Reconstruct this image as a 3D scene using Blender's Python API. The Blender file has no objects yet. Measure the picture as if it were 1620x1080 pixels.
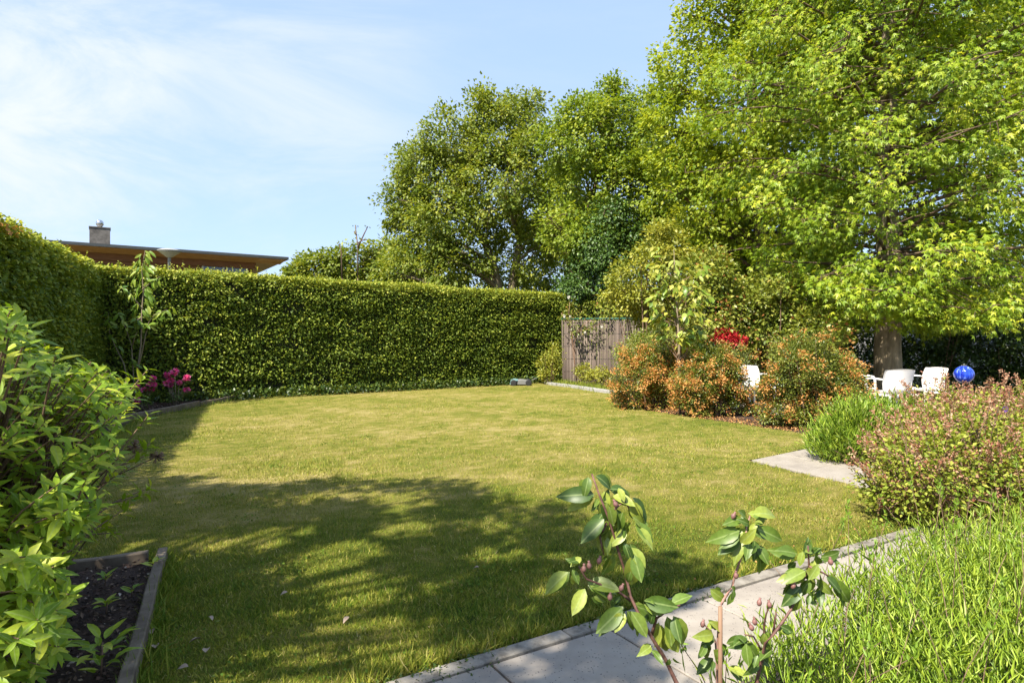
import bpy, math, random
import numpy as np
from mathutils import Vector, Matrix

random.seed(7)
rng = np.random.default_rng(11)
R = math.radians
S = bpy.context.scene
COL = S.collection

# ------------------------------------------------------------------ camera, sky, sun, exposure
CAM_H, FPX = 1.3, 990.0
cam_d = bpy.data.cameras.new('camera'); cam = bpy.data.objects.new('camera', cam_d); COL.objects.link(cam)
cam_d.lens = 22.0; cam_d.sensor_width = 36.0; cam_d.clip_start = 0.05; cam_d.clip_end = 3000
cam.location = (0, 0, CAM_H); cam.rotation_euler = (R(90), 0, 0)
S.camera = cam

SUN_AZ, SUN_EL = 36.0, 50.0          # degrees to the left of straight behind the camera; height
sx, sy, sz = (-math.sin(R(SUN_AZ))*math.cos(R(SUN_EL)), -math.cos(R(SUN_AZ))*math.cos(R(SUN_EL)), math.sin(R(SUN_EL)))
SUNV = Vector((sx, sy, sz))
w = bpy.data.worlds.new('World'); S.world = w; w.use_nodes = True
nt = w.node_tree; nt.nodes.clear()
def N(t, **k):
    n = nt.nodes.new(t)
    for a, b in k.items(): setattr(n, a, b)
    return n
L = lambda a, b: nt.links.new(a, b)
wout = N('ShaderNodeOutputWorld'); bg = N('ShaderNodeBackground'); bg.inputs[1].default_value = 0.148
sky = N('ShaderNodeTexSky', sky_type='NISHITA'); sky.sun_disc = False
sky.sun_elevation = R(SUN_EL); sky.sun_rotation = math.atan2(sx, sy)
sky.air_density = 1.0; sky.dust_density = 1.0; sky.ozone_density = 1.6
tc = N('ShaderNodeTexCoord')
def wmath(op, a, b=None, clamp=False):
    m = N('ShaderNodeMath', operation=op, use_clamp=clamp)
    for i, x in enumerate((a, b)):
        if x is None: continue
        if isinstance(x, (int, float)): m.inputs[i].default_value = x
        else: L(x, m.inputs[i])
    return m.outputs[0]
# thin cirrus over the whole sky, in streaks along one wind direction
mp = N('ShaderNodeMapping'); mp.inputs['Rotation'].default_value = (0.15, R(-14), R(-24)); mp.inputs['Scale'].default_value = (1.1, 4.0, 5.5)
L(tc.outputs['Generated'], mp.inputs['Vector'])
nz = N('ShaderNodeTexNoise'); nz.inputs['Scale'].default_value = 1.5; nz.inputs['Detail'].default_value = 9; nz.inputs['Roughness'].default_value = 0.62; nz.inputs['Distortion'].default_value = 0.5
L(mp.outputs[0], nz.inputs['Vector'])
def mr(v, a, b, c, d):
    m = N('ShaderNodeMapRange', interpolation_type='SMOOTHSTEP'); L(v, m.inputs[0])
    for i, x in enumerate((a, b, c, d)): m.inputs[i+1].default_value = x
    return m.outputs[0]
streak = mr(nz.outputs['Fac'], 0.38, 0.70, 0.0, 1.0)
def lobe(px, py, width):
    d = Vector(((px-810)/FPX, 1, (540-py)/FPX)).normalized()
    dp = N('ShaderNodeVectorMath', operation='DOT_PRODUCT'); nv = N('ShaderNodeVectorMath', operation='NORMALIZE')
    L(tc.outputs['Generated'], nv.inputs[0]); L(nv.outputs[0], dp.inputs[0]); dp.inputs[1].default_value = d
    return mr(dp.outputs['Value'], math.cos(width), 1.0, 0.0, 1.0)
patch = wmath('MAXIMUM', lobe(130, 165, 0.21), lobe(-30, 205, 0.22))
patch = wmath('MAXIMUM', patch, wmath('MULTIPLY', lobe(400, 110, 0.30), 0.6))
patch = wmath('MAXIMUM', patch, wmath('MULTIPLY', lobe(500, 425, 0.16), 0.5))
fac = wmath('ADD', wmath('MULTIPLY', streak, wmath('MULTIPLY', patch, 0.76)), wmath('MULTIPLY', streak, 0.16))
fac = wmath('ADD', fac, wmath('MULTIPLY', patch, 0.06), True)
# an even, very thin high veil over the blue
veil = N('ShaderNodeMix', data_type='RGBA'); veil.inputs['Factor'].default_value = 0.82
L(sky.outputs[0], veil.inputs[6]); veil.inputs[7].default_value = (1.22, 1.66, 2.55, 1)
mx = N('ShaderNodeMix', data_type='RGBA'); L(fac, mx.inputs['Factor'])
L(veil.outputs[2], mx.inputs[6]); mx.inputs[7].default_value = (2.2, 2.36, 2.54, 1)
L(mx.outputs[2], bg.inputs[0]); L(bg.outputs[0], wout.inputs[0])

sun_d = bpy.data.lights.new('sun', 'SUN'); sun = bpy.data.objects.new('sun', sun_d); COL.objects.link(sun)
sun_d.energy = 4.0; sun_d.angle = R(0.53); sun_d.color = (1.0, 0.93, 0.80)
sun.rotation_euler = SUNV.to_track_quat('Z', 'Y').to_euler(); sun.location = (-6, -8, 12)
vs = S.view_settings
vs.view_transform = 'Standard'; vs.look = 'None'; vs.gamma = 1; vs.use_curve_mapping = False
vs.exposure = 1.52

# ------------------------------------------------------------------ helpers
def at(px, py, Y):
    return Vector(((px-810)/FPX*Y, Y, CAM_H-(py-540)/FPX*Y))
def gnd(px, py, z=0.0):
    Y = (CAM_H-z)*FPX/(py-540); return Vector(((px-810)/FPX*Y, Y, z))

def tag(o, label=None, cat=None, group=None, kind=None):
    if label: o['label'] = label
    if cat: o['category'] = cat
    if group: o['group'] = group
    if kind: o['kind'] = kind
    return o
def empty(name, loc, label, cat, group=None, rz=0):
    o = bpy.data.objects.new(name, None); COL.objects.link(o); o.location = loc; o.rotation_euler = (0, 0, rz)
    o.empty_display_size = 0.1
    return tag(o, label, cat, group)
def link(name, me, mat=None, parent=None, loc=None):
    o = bpy.data.objects.new(name, me); COL.objects.link(o)
    if mat is not None and not me.materials: me.materials.append(mat)
    if parent is not None:
        o.parent = parent
        # children are built in world coordinates: undo the parent's place
        o.matrix_parent_inverse = world_m(parent).inverted()
    if loc is not None: o.location = loc
    return o
def world_m(o):
    m = Matrix.LocRotScale(o.location, o.rotation_euler, o.scale)
    if o.parent is not None: m = world_m(o.parent) @ o.matrix_parent_inverse @ m
    return m

def np_mesh(name, V, F, v=None, smooth=False):
    """V (n,3); F list of index arrays (m,k); v optional per-vertex value 'v'."""
    me = bpy.data.meshes.new(name)
    V = np.asarray(V, dtype=np.float32)
    F = [np.asarray(f, dtype=np.int32) for f in F if len(f)]
    me.vertices.add(len(V)); me.vertices.foreach_set('co', V.ravel())
    nl = sum(f.size for f in F); npoly = sum(len(f) for f in F)
    me.loops.add(nl); me.loops.foreach_set('vertex_index', np.concatenate([f.ravel() for f in F]))
    me.polygons.add(npoly)
    tot = np.concatenate([np.full(len(f), f.shape[1], np.int32) for f in F])
    st = np.concatenate([[0], np.cumsum(tot)[:-1]]).astype(np.int32)
    me.polygons.foreach_set('loop_start', st); me.polygons.foreach_set('loop_total', tot)
    if smooth: me.polygons.foreach_set('use_smooth', np.ones(npoly, bool))
    if v is not None:
        a = me.attributes.new('v', 'FLOAT', 'POINT'); a.data.foreach_set('value', np.asarray(v, np.float32))
    me.update(calc_edges=True)
    return me

def unit(a): return a/np.maximum(np.linalg.norm(a, axis=-1, keepdims=True), 1e-9)
def rnd(n, s=1.0): return rng.normal(size=(n, 3))*s

# leaf templates: y along the leaf, z up from its face
T_LEAF = (np.array([[0, 0, 0], [.34, .45, .10], [0, 1, -.08], [-.34, .45, .10]]), [np.array([[0, 1, 2], [0, 2, 3]])])
T_LONG = (np.array([[0, 0, 0], [.17, .4, .07], [0, 1, -.12], [-.17, .4, .07]]), [np.array([[0, 1, 2], [0, 2, 3]])])
_st = [(0, 0)]
for a_, r_ in ((-104, .60), (-78, .30), (-52, .92), (-26, .42), (0, 1.05), (26, .42), (52, .92), (78, .30), (104, .60)):
    _st.append((math.sin(R(a_))*r_*.62, .28+math.cos(R(a_))*r_*.72))
_sv = [(0, .28, .05)]+[(x, y, -.16*abs(x)-(.10 if i in (1, 3, 5, 7, 9) else -.02)) for i, (x, y) in enumerate(_st) if i > 0]
_sv = np.array(_sv)
T_STAR = (_sv, [np.array([[0, i, i+1] for i in range(1, 9)]+[[0, 9, 1]])])
_h = []; _hf = []
for a_, r_ in ((-95, .62), (-48, .95), (0, 1.05), (48, .95), (95, .62)):
    q = R(a_); c_, s_ = math.cos(q), math.sin(q); k_ = len(_h)
    _h += [(-c_*.15, .26+s_*.15-c_*.06, .05), (c_*.15, .26-s_*.15-c_*.06, .05), (s_*r_*.62, .28+c_*r_*.72, -.20*r_)]
    _hf.append((k_, k_+1, k_+2))
T_STAR5 = (np.array(_h), [np.array(_hf)])
T_BLADE = (np.array([[-.5, 0, 0], [.5, 0, 0], [.32, .55, .05], [-.32, .55, .05], [0, 1, .28]]), [np.array([[0, 1, 2], [0, 2, 3], [3, 2, 4]])])
T_BLADE1 = (np.array([[-.5, 0, 0], [.5, 0, 0], [0, 1, .15]]), [np.array([[0, 1, 2]])])

def scatter(T, P, D, Nn, size, width=None):
    """instances of template T: at P, along D, face normal about Nn -> V, F"""
    tv, tf = T
    y = unit(D); x = unit(np.cross(y, Nn)); z = np.cross(x, y)
    n = len(P); size = np.broadcast_to(size, (n,)); wd = size if width is None else np.broadcast_to(width, (n,))
    V = (P[:, None, :] + x[:, None, :]*(tv[None, :, 0:1]*wd[:, None, None])
         + y[:, None, :]*(tv[None, :, 1:2]*size[:, None, None]) + z[:, None, :]*(tv[None, :, 2:3]*size[:, None, None]))
    k = len(tv)
    F = [(f[None, :, :] + (np.arange(n)*k)[:, None, None]).reshape(-1, f.shape[1]) for f in tf]
    return V.reshape(-1, 3), F, k

class Leaves:
    def __init__(s): s.V = []; s.F = {}; s.v = []; s.n = 0
    def add(s, T, P, D, Nn, size, width=None, v=None):
        if len(P) == 0: return
        V, F, k = scatter(T, np.asarray(P, float), np.asarray(D, float), np.asarray(Nn, float), size, width)
        for f in F: s.F.setdefault(f.shape[1], []).append(f+s.n)
        s.V.append(V); s.n += len(V)
        vv = rng.random(len(P)) if v is None else np.broadcast_to(v, (len(P),))
        s.v.append(np.repeat(vv, k))
    def mesh(s, name):
        return np_mesh(name, np.concatenate(s.V), [np.concatenate(f) for f in s.F.values()], np.concatenate(s.v))

class Tubes:
    def __init__(s): s.V = []; s.F = []; s.n = 0
    def tube(s, pts, radii, sides=6, cap=True):
        pts = [Vector(p) for p in pts]; m = len(pts)
        ref = Vector((0, 0, 1))
        for i, p in enumerate(pts):
            t = (pts[min(i+1, m-1)]-pts[max(i-1, 0)]).normalized()
            a = t.cross(Vector((1, 0.13, 0)) if abs(t.z) > .8 else ref).normalized(); b = t.cross(a)
            r = radii[i] if hasattr(radii, '__len__') else radii
            for k in range(sides):
                an = 2*math.pi*k/sides
                s.V.append(tuple(p+a*math.cos(an)*r+b*math.sin(an)*r))
        for i in range(m-1):
            for k in range(sides):
                s.F.append((s.n+i*sides+k, s.n+i*sides+(k+1) % sides, s.n+(i+1)*sides+(k+1) % sides, s.n+(i+1)*sides+k))
        if cap:
            s.F.append(tuple(s.n+k for k in range(sides))[::-1]); s.F.append(tuple(s.n+(m-1)*sides+k for k in range(sides)))
        s.n += m*sides
    def mesh(s, name, smooth=True):
        me = bpy.data.meshes.new(name); me.from_pydata(s.V, [], s.F); me.update()
        if smooth: me.polygons.foreach_set('use_smooth', [True]*len(me.polygons))
        return me

class Geo:
    """boxes and prisms joined into one mesh"""
    def __init__(s): s.V = []; s.F = []
    def raw(s, V, F):
        n = len(s.V); s.V += [tuple(v) for v in V]; s.F += [tuple(n+i for i in f) for f in F]
    def obox(s, c, ux, uy, uz, bev=0.0):
        """box about centre c with half-vectors"""
        c = Vector(c); ux = Vector(ux); uy = Vector(uy); uz = Vector(uz)
        V = []
        if bev <= 0:
            for k in (-1, 1):
                for j in (-1, 1):
                    for i in (-1, 1): V.append(c+ux*i+uy*j+uz*k)
            s.raw(V, [(0, 2, 3, 1), (4, 5, 7, 6), (0, 1, 5, 4), (2, 6, 7, 3), (0, 4, 6, 2), (1, 3, 7, 5)])
        else:   # chamfered upper and lower rims
            fx = 1-bev/ux.length; fy = 1-bev/uy.length; fz = 1-bev/uz.length
            for k, gx, gy in ((-1, fx, fy), (-fz, 1, 1), (fz, 1, 1), (1, fx, fy)):
                for i, j in ((-1, -1), (1, -1), (1, 1), (-1, 1)): V.append(c+ux*i*gx+uy*j*gy+uz*k)
            F = [(3, 2, 1, 0), (12, 13, 14, 15)]
            for a in range(3):
                for b in range(4): F.append((a*4+b, a*4+(b+1) % 4, a*4+4+(b+1) % 4, a*4+4+b))
            s.raw(V, F)
    def box(s, x0, x1, y0, y1, z0, z1, bev=0.0):
        s.obox(((x0+x1)/2, (y0+y1)/2, (z0+z1)/2), ((x1-x0)/2, 0, 0), (0, (y1-y0)/2, 0), (0, 0, (z1-z0)/2), bev)
    def mesh(s, name, smooth=False):
        me = bpy.data.meshes.new(name); me.from_pydata(s.V, [], s.F); me.update()
        if smooth: me.polygons.foreach_set('use_smooth', [True]*len(me.polygons))
        return me

def lathe(prof, n=24, mod=None):
    V = []; F = []
    for r, z in prof:
        for k in range(n):
            a = 2*math.pi*k/n; q = r*(mod(a) if mod else 1)
            V.append((q*math.cos(a), q*math.sin(a), z))
    for i in range(len(prof)-1):
        for k in range(n): F.append((i*n+k, i*n+(k+1) % n, (i+1)*n+(k+1) % n, (i+1)*n+k))
    F.append(tuple(range(n))[::-1]); F.append(tuple((len(prof)-1)*n+k for k in range(n)))
    return V, F

def pnoise(x, y, seed=0, f=1.0):
    """smooth pseudo noise about -1..1"""
    g = np.random.default_rng(100+seed); o = 0; tot = 0
    for k in range(9):
        a = g.uniform(0, 2*math.pi); q = f*g.uniform(.6, 2.4); ph = g.uniform(0, 6.28)
        o = o+np.sin(q*(x*math.cos(a)+y*math.sin(a))+ph+1.3*np.sin(q*.7*(y*math.cos(a)-x*math.sin(a))+ph*2))*(1/(.5+q/f)); tot += .5/(.5+q/f)
    return np.clip(o/tot/2.2, -1, 1)

def in_poly(x, y, poly):
    x = np.asarray(x); y = np.asarray(y); c = np.zeros(x.shape, bool); n = len(poly)
    for i in range(n):
        x0, y0 = poly[i]; x1, y1 = poly[(i+1) % n]
        if y0 == y1: continue
        hit = ((y0 > y) != (y1 > y)) & (x < (x1-x0)*(y-y0)/(y1-y0)+x0)
        c ^= hit
    return c
def seg_dist(x, y, poly):
    d = np.full(np.shape(x), 1e9)
    for i in range(len(poly)):
        ax, ay = poly[i]; bx, by = poly[(i+1) % len(poly)]
        l2 = max((bx-ax)**2+(by-ay)**2, 1e-9)
        t = np.clip(((x-ax)*(bx-ax)+(y-ay)*(by-ay))/l2, 0, 1)
        d = np.minimum(d, np.hypot(x-ax-t*(bx-ax), y-ay-t*(by-ay)))
    return d

# ------------------------------------------------------------------ materials
def new_mat(name):
    m = bpy.data.materials.new(name); m.use_nodes = True
    t = m.node_tree; t.nodes.clear()
    return m, t
def ramp(t, fac, stops):
    r = t.nodes.new('ShaderNodeValToRGB'); t.links.new(fac, r.inputs[0])
    e = r.color_ramp.elements
    while len(e) < len(stops): e.new(0.5)
    for q, (p, c) in zip(e, stops): q.position = p; q.color = (*c, 1)
    return r.outputs[0]
def leaf_mat(name, stops, trans=0.38, rough=0.45, obj=False, tint=(1.25, 1.15, .6), vein=False, spec=0.5):
    m, t = new_mat(name); n = t.nodes; l = t.links
    out = n.new('ShaderNodeOutputMaterial')
    if obj:
        src = n.new('ShaderNodeObjectInfo').outputs['Random']
    else:
        a = n.new('ShaderNodeAttribute'); a.attribute_name = 'v'; src = a.outputs['Fac']
    c = ramp(t, src, stops)
    if vein:   # pale midrib and faint mottling of the blade
        tcn = n.new('ShaderNodeTexCoord'); sp = n.new('ShaderNodeSeparateXYZ'); l.new(tcn.outputs['Object'], sp.inputs[0])
        ab = n.new('ShaderNodeMath'); ab.operation = 'ABSOLUTE'; l.new(sp.outputs[0], ab.inputs[0])
        mrn = n.new('ShaderNodeMapRange'); l.new(ab.outputs[0], mrn.inputs[0]); mrn.inputs[1].default_value = 0.012; mrn.inputs[2].default_value = 0.03; mrn.inputs[3].default_value = .42; mrn.inputs[4].default_value = 0
        nzn = n.new('ShaderNodeTexNoise'); nzn.inputs['Scale'].default_value = 7; l.new(tcn.outputs['Object'], nzn.inputs['Vector'])
        mm = n.new('ShaderNodeMix'); mm.data_type = 'RGBA'; l.new(mrn.outputs[0], mm.inputs[0]); l.new(c, mm.inputs[6]); mm.inputs[7].default_value = (.36, .44, .16, 1)
        hs = n.new('ShaderNodeHueSaturation'); l.new(mm.outputs[2], hs.inputs['Color'])
        m2 = n.new('ShaderNodeMapRange'); l.new(nzn.outputs['Fac'], m2.inputs[0]); m2.inputs[3].default_value = .6; m2.inputs[4].default_value = 1.4; l.new(m2.outputs[0], hs.inputs['Value'])
        c = hs.outputs[0]
    p = n.new('ShaderNodeBsdfPrincipled'); l.new(c, p.inputs['Base Color']); p.inputs['Roughness'].default_value = rough
    p.inputs['Specular IOR Level'].default_value = spec
    if trans > 0:
        tr = n.new('ShaderNodeBsdfTranslucent')
        mu = n.new('ShaderNodeMix'); mu.data_type = 'RGBA'; mu.blend_type = 'MULTIPLY'; mu.inputs[0].default_value = 1
        l.new(c, mu.inputs[6]); mu.inputs[7].default_value = (*tint, 1); l.new(mu.outputs[2], tr.inputs[0])
        mi = n.new('ShaderNodeMixShader'); mi.inputs[0].default_value = trans
        l.new(p.outputs[0], mi.inputs[1]); l.new(tr.outputs[0], mi.inputs[2]); l.new(mi.outputs[0], out.inputs[0])
    else: l.new(p.outputs[0], out.inputs[0])
    return m
def noise_mat(name, stops, scale=5, detail=6, rough=.8, bump=.3, bscale=None, stretch=(1, 1, 1), coord='Object', metal=0, spec=.4, bdist=.01, speck=None):
    m, t = new_mat(name); n = t.nodes; l = t.links
    out = n.new('ShaderNodeOutputMaterial'); p = n.new('ShaderNodeBsdfPrincipled'); l.new(p.outputs[0], out.inputs[0])
    tcn = n.new('ShaderNodeTexCoord'); mpn = n.new('ShaderNodeMapping'); l.new(tcn.outputs[coord], mpn.inputs[0]); mpn.inputs['Scale'].default_value = stretch
    nzn = n.new('ShaderNodeTexNoise'); nzn.inputs['Scale'].default_value = scale; nzn.inputs['Detail'].default_value = detail; nzn.inputs['Roughness'].default_value = .65
    l.new(mpn.outputs[0], nzn.inputs['Vector'])
    c = ramp(t, nzn.outputs['Fac'], stops)
    if speck:   # (scale, threshold, colour)
        vo = n.new('ShaderNodeTexVoronoi'); vo.inputs['Scale'].default_value = speck[0]; l.new(tcn.outputs[coord], vo.inputs['Vector'])
        lt = n.new('ShaderNodeMapRange'); l.new(vo.outputs['Distance'], lt.inputs[0]); lt.inputs[1].default_value = speck[1]; lt.inputs[2].default_value = speck[1]*1.5; lt.inputs[3].default_value = 1; lt.inputs[4].default_value = 0
        sc_ = n.new('ShaderNodeSeparateColor'); l.new(vo.outputs['Color'], sc_.inputs[0])
        gt = n.new('ShaderNodeMath'); gt.operation = 'GREATER_THAN'; l.new(sc_.outputs[0], gt.inputs[0]); gt.inputs[1].default_value = .45
        mul = n.new('ShaderNodeMath'); mul.operation = 'MULTIPLY'; l.new(lt.outputs[0], mul.inputs[0]); l.new(gt.outputs[0], mul.inputs[1])
        mm = n.new('ShaderNodeMix'); mm.data_type = 'RGBA'; l.new(mul.outputs[0], mm.inputs[0]); l.new(c, mm.inputs[6]); mm.inputs[7].default_value = (*speck[2], 1); c = mm.outputs[2]
    l.new(c, p.inputs['Base Color']); p.inputs['Roughness'].default_value = rough; p.inputs['Metallic'].default_value = metal; p.inputs['Specular IOR Level'].default_value = spec
    if bump:
        b = n.new('ShaderNodeBump'); b.inputs['Strength'].default_value = bump; b.inputs['Distance'].default_value = bdist
        if bscale:
            n2 = n.new('ShaderNodeTexNoise'); n2.inputs['Scale'].default_value = bscale; n2.inputs['Detail'].default_value = 4; l.new(mpn.outputs[0], n2.inputs['Vector']); l.new(n2.outputs['Fac'], b.inputs['Height'])
        else: l.new(nzn.outputs['Fac'], b.inputs['Height'])
        l.new(b.outputs[0], p.inputs['Normal'])
    return m
def plain(name, c, rough=.5, metal=0, spec=.5, var=.12, scale=8):
    lo = tuple(x*(1-var) for x in c); hi = tuple(min(1, x*(1+var)) for x in c)
    return noise_mat(name, [(.3, lo), (.7, hi)], scale=scale, rough=rough, bump=.05, metal=metal, spec=spec)

M = {}
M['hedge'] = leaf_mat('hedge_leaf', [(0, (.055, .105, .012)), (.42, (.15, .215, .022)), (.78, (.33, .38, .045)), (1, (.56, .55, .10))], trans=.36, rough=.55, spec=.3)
M['hedge_core'] = noise_mat('hedge_light_block', [(.3, (.012, .018, .006)), (.7, (.04, .04, .018))], scale=9, rough=1, bump=.6)
M['oak'] = leaf_mat('oak_leaf', [(0, (.10, .16, .015)), (.6, (.215, .27, .03)), (1, (.37, .38, .055))], trans=.42, rough=.5)
M['ash'] = leaf_mat('ash_leaf', [(0, (.105, .185, .014)), (.6, (.24, .32, .028)), (1, (.40, .44, .05))], trans=.42, rough=.48)
M['maple'] = leaf_mat('maple_leaf', [(0, (.14, .22, .015)), (.55, (.28, .36, .024)), (1, (.48, .50, .055))], trans=.44, rough=.48)
M['gum'] = leaf_mat('sweetgum_leaf', [(0, (.14, .25, .014)), (.55, (.30, .405, .022)), (1, (.54, .56, .05))], trans=.45, rough=.46)
M['gum_o'] = leaf_mat('sweetgum_leaf_single', [(0, (.14, .25, .014)), (.55, (.30, .405, .022)), (1, (.54, .56, .05))], trans=.45, rough=.46, obj=True)
M['ivy'] = leaf_mat('ivy_leaf', [(0, (.035, .085, .014)), (.7, (.085, .155, .024)), (1, (.16, .23, .04))], trans=.25, rough=.45)
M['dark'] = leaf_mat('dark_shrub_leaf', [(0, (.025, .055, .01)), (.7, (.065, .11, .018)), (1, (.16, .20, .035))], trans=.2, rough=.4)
M['golden'] = leaf_mat('golden_leaf', [(0, (.17, .21, .022)), (.6, (.34, .35, .045)), (1, (.50, .46, .08))], trans=.38, rough=.5)
M['mixed'] = leaf_mat('mixed_shrub_leaf', [(0, (.085, .14, .016)), (.55, (.23, .27, .035)), (.9, (.40, .39, .08)), (.93, (.34, .13, .05)), (1, (.42, .17, .06))], trans=.32, rough=.42)
M['red'] = leaf_mat('red_leaf', [(0, (.32, .012, .018)), (1, (.62, .05, .055))], trans=.35, rough=.5, tint=(1.1, .6, .6))
M['barb'] = leaf_mat('barberry_leaf', [(0, (.055, .095, .012)), (.6, (.16, .20, .025)), (1, (.36, .34, .06))], trans=.28, rough=.4)
M['barb_fl'] = leaf_mat('barberry_flower', [(0, (.44, .16, .035)), (.5, (.60, .285, .07)), (1, (.73, .43, .15))], trans=.3, rough=.6, tint=(1.1, 1, .6))
M['spirea'] = leaf_mat('spirea_leaf', [(0, (.095, .15, .014)), (.45, (.25, .31, .03)), (.80, (.44, .44, .08)), (.84, (.26, .12, .07)), (1, (.40, .25, .14))], trans=.36, rough=.55, spec=.3)
M['spirea_turf'] = leaf_mat('clover_leaf', [(0, (.07, .14, .014)), (.8, (.15, .22, .03)), (1, (.30, .24, .09))], trans=.25, rough=.7, spec=.15)
M['spirea_red'] = leaf_mat('spirea_red_tip', [(0, (.28, .085, .05)), (.5, (.40, .20, .115)), (1, (.55, .40, .24))], trans=.3, rough=.55, tint=(1.1, .9, .7))
M['lav'] = leaf_mat('lavender_leaf', [(0, (.085, .17, .018)), (.5, (.24, .37, .03)), (.85, (.42, .52, .055)), (1, (.46, .50, .17))], trans=.32, rough=.5)
M['grass'] = leaf_mat('grass_blade', [(0, (.10, .17, .015)), (.3, (.185, .235, .024)), (.6, (.285, .28, .036)), (.85, (.36, .325, .07)), (1, (.44, .37, .14))], trans=.25, rough=.6, tint=(1.1, 1.1, .7), spec=.25)
M['laurel'] = leaf_mat('shrub_leaf_mass', [(0, (.14, .25, .016)), (.6, (.31, .44, .026)), (1, (.52, .57, .06))], trans=.42, rough=.48, spec=.35)
M['laurel_o'] = leaf_mat('shrub_leaf_single', [(0, (.14, .25, .016)), (.6, (.31, .44, .026)), (1, (.52, .57, .06))], trans=.42, rough=.48, obj=True, vein=True, spec=.35)
M['apple'] = leaf_mat('apple_leaf', [(0, (.05, .10, .016)), (.55, (.13, .205, .028)), (1, (.33, .38, .06))], trans=.30, rough=.42, obj=True, vein=True)
M['cherry'] = leaf_mat('cherry_leaf', [(0, (.10, .19, .02)), (.6, (.20, .30, .035)), (1, (.34, .40, .06))], trans=.36, rough=.42, obj=True)
M['magn'] = leaf_mat('young_tree_leaf', [(0, (.12, .21, .022)), (.6, (.24, .34, .04)), (1, (.40, .46, .10))], trans=.36, rough=.4, obj=True)
M['rhodo'] = leaf_mat('rhododendron_leaf', [(0, (.05, .10, .015)), (1, (.16, .22, .04))], trans=.2, rough=.4)
M['pink'] = leaf_mat('pink_petal', [(0, (.70, .05, .26)), (.6, (.86, .15, .44)), (1, (.92, .30, .50))], trans=.4, rough=.55, tint=(1.1, .7, .8))
M['white_fl'] = leaf_mat('white_petal', [(0, (.75, .70, .62)), (1, (.86, .84, .78))], trans=.3, rough=.6, tint=(1, 1, .95))
M['bark'] = noise_mat('bark', [(.3, (.055, .036, .024)), (.7, (.20, .135, .085))], scale=9, rough=.95, bump=.9, stretch=(1, 1, .25), bdist=.03)
M['bark_pale'] = noise_mat('pale_bark', [(.3, (.12, .095, .06)), (.7, (.32, .255, .17))], scale=9, rough=.9, bump=.7, stretch=(1, 1, .3), bdist=.02)
M['twig'] = noise_mat('twig', [(.3, (.10, .06, .04)), (.7, (.25, .16, .10))], scale=40, rough=.8, bump=.2)
M['apple_bark'] = noise_mat('sapling_bark', [(.3, (.06, .028, .022)), (.7, (.20, .10, .075))], scale=60, rough=.6, bump=.3, bdist=.002)
M['pink_bark'] = noise_mat('pinkish_sapling_bark', [(.3, (.22, .11, .085)), (.7, (.42, .25, .20))], scale=60, rough=.6, bump=.3, bdist=.002)
M['stake'] = noise_mat('stake_wood', [(.3, (.16, .085, .05)), (.7, (.30, .185, .115))], scale=14, stretch=(6, 6, .6), rough=.7, bump=.3, bdist=.002)
M['fruit'] = plain('fruitlet', (.20, .095, .08), rough=.55, var=.4, scale=60)
M['soil'] = noise_mat('soil', [(.3, (.016, .010, .007)), (.55, (.05, .029, .02)), (.8, (.12, .075, .05))], scale=22, detail=10, rough=1, bump=.8, bdist=.03)
M['chip'] = leaf_mat('mulch_chip', [(0, (.03, .017, .012)), (.7, (.10, .055, .038)), (.93, (.22, .15, .10)), (1, (.42, .36, .30))], trans=0, rough=.9)
M['petal_litter'] = leaf_mat('fallen_petals', [(0, (.26, .11, .03)), (1, (.50, .27, .10))], trans=0, rough=.9)
M['drywood'] = noise_mat('weathered_wood', [(.25, (.07, .05, .034)), (.55, (.18, .14, .10)), (.8, (.32, .26, .20))], scale=6, stretch=(1, 1, 1), rough=.9, bump=.5, bscale=40, bdist=.004)
M['slab'] = noise_mat('exposed_concrete', [(.25, (.20, .172, .145)), (.5, (.285, .25, .21)), (.75, (.345, .31, .265))], scale=3.5, detail=9, rough=.85, bump=.25, bscale=160, bdist=.003, speck=(75, .17, (.10, .085, .075)))
M['kerb'] = noise_mat('stained_concrete', [(.28, (.07, .06, .048)), (.5, (.22, .195, .16)), (.72, (.31, .28, .235))], scale=14, detail=9, rough=.9, bump=.4, bscale=90, bdist=.004)
M['joint'] = noise_mat('joint_sand', [(.3, (.012, .010, .008)), (.7, (.04, .032, .024))], scale=30, rough=1, bump=.3)
M['granite'] = noise_mat('grey_stone', [(.3, (.25, .24, .23)), (.7, (.38, .37, .35))], scale=15, rough=.8, bump=.3)
M['ground'] = noise_mat('rough_ground', [(.3, (.045, .06, .018)), (.7, (.13, .13, .05))], scale=1.2, rough=1, bump=.4)
M['reed'] = leaf_mat('reed', [(0, (.06, .043, .034)), (.5, (.145, .108, .086)), (1, (.27, .215, .175))], trans=0, rough=.7)
M['green_metal'] = plain('green_metal', (.02, .11, .075), rough=.4)
M['timber'] = noise_mat('brown_timber', [(.3, (.15, .062, .026)), (.7, (.30, .135, .06))], scale=3, stretch=(1, 1, 12), rough=.6, bump=.2)
M['soffit'] = noise_mat('soffit_board', [(.3, (.46, .225, .095)), (.7, (.66, .36, .165))], scale=3, stretch=(1, 1, 8), rough=.6, bump=.1)
M['felt'] = plain('dark_roof_trim', (.055, .06, .06), rough=.5)
M['stone_ch'] = noise_mat('chimney_stone', [(.3, (.06, .054, .048)), (.55, (.15, .135, .12)), (.8, (.25, .23, .21))], scale=4, rough=.9, bump=.3)
M['steel'] = plain('brushed_steel', (.62, .60, .58), rough=.22, metal=1)
M['lampglass'] = plain('frosted_lamp', (.52, .47, .40), rough=.4)
M['lampgrey'] = plain('lamp_grey', (.30, .30, .29), rough=.5)
M['white'] = plain('white_plastic', (.80, .77, .73), rough=.38, var=.03)
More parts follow.
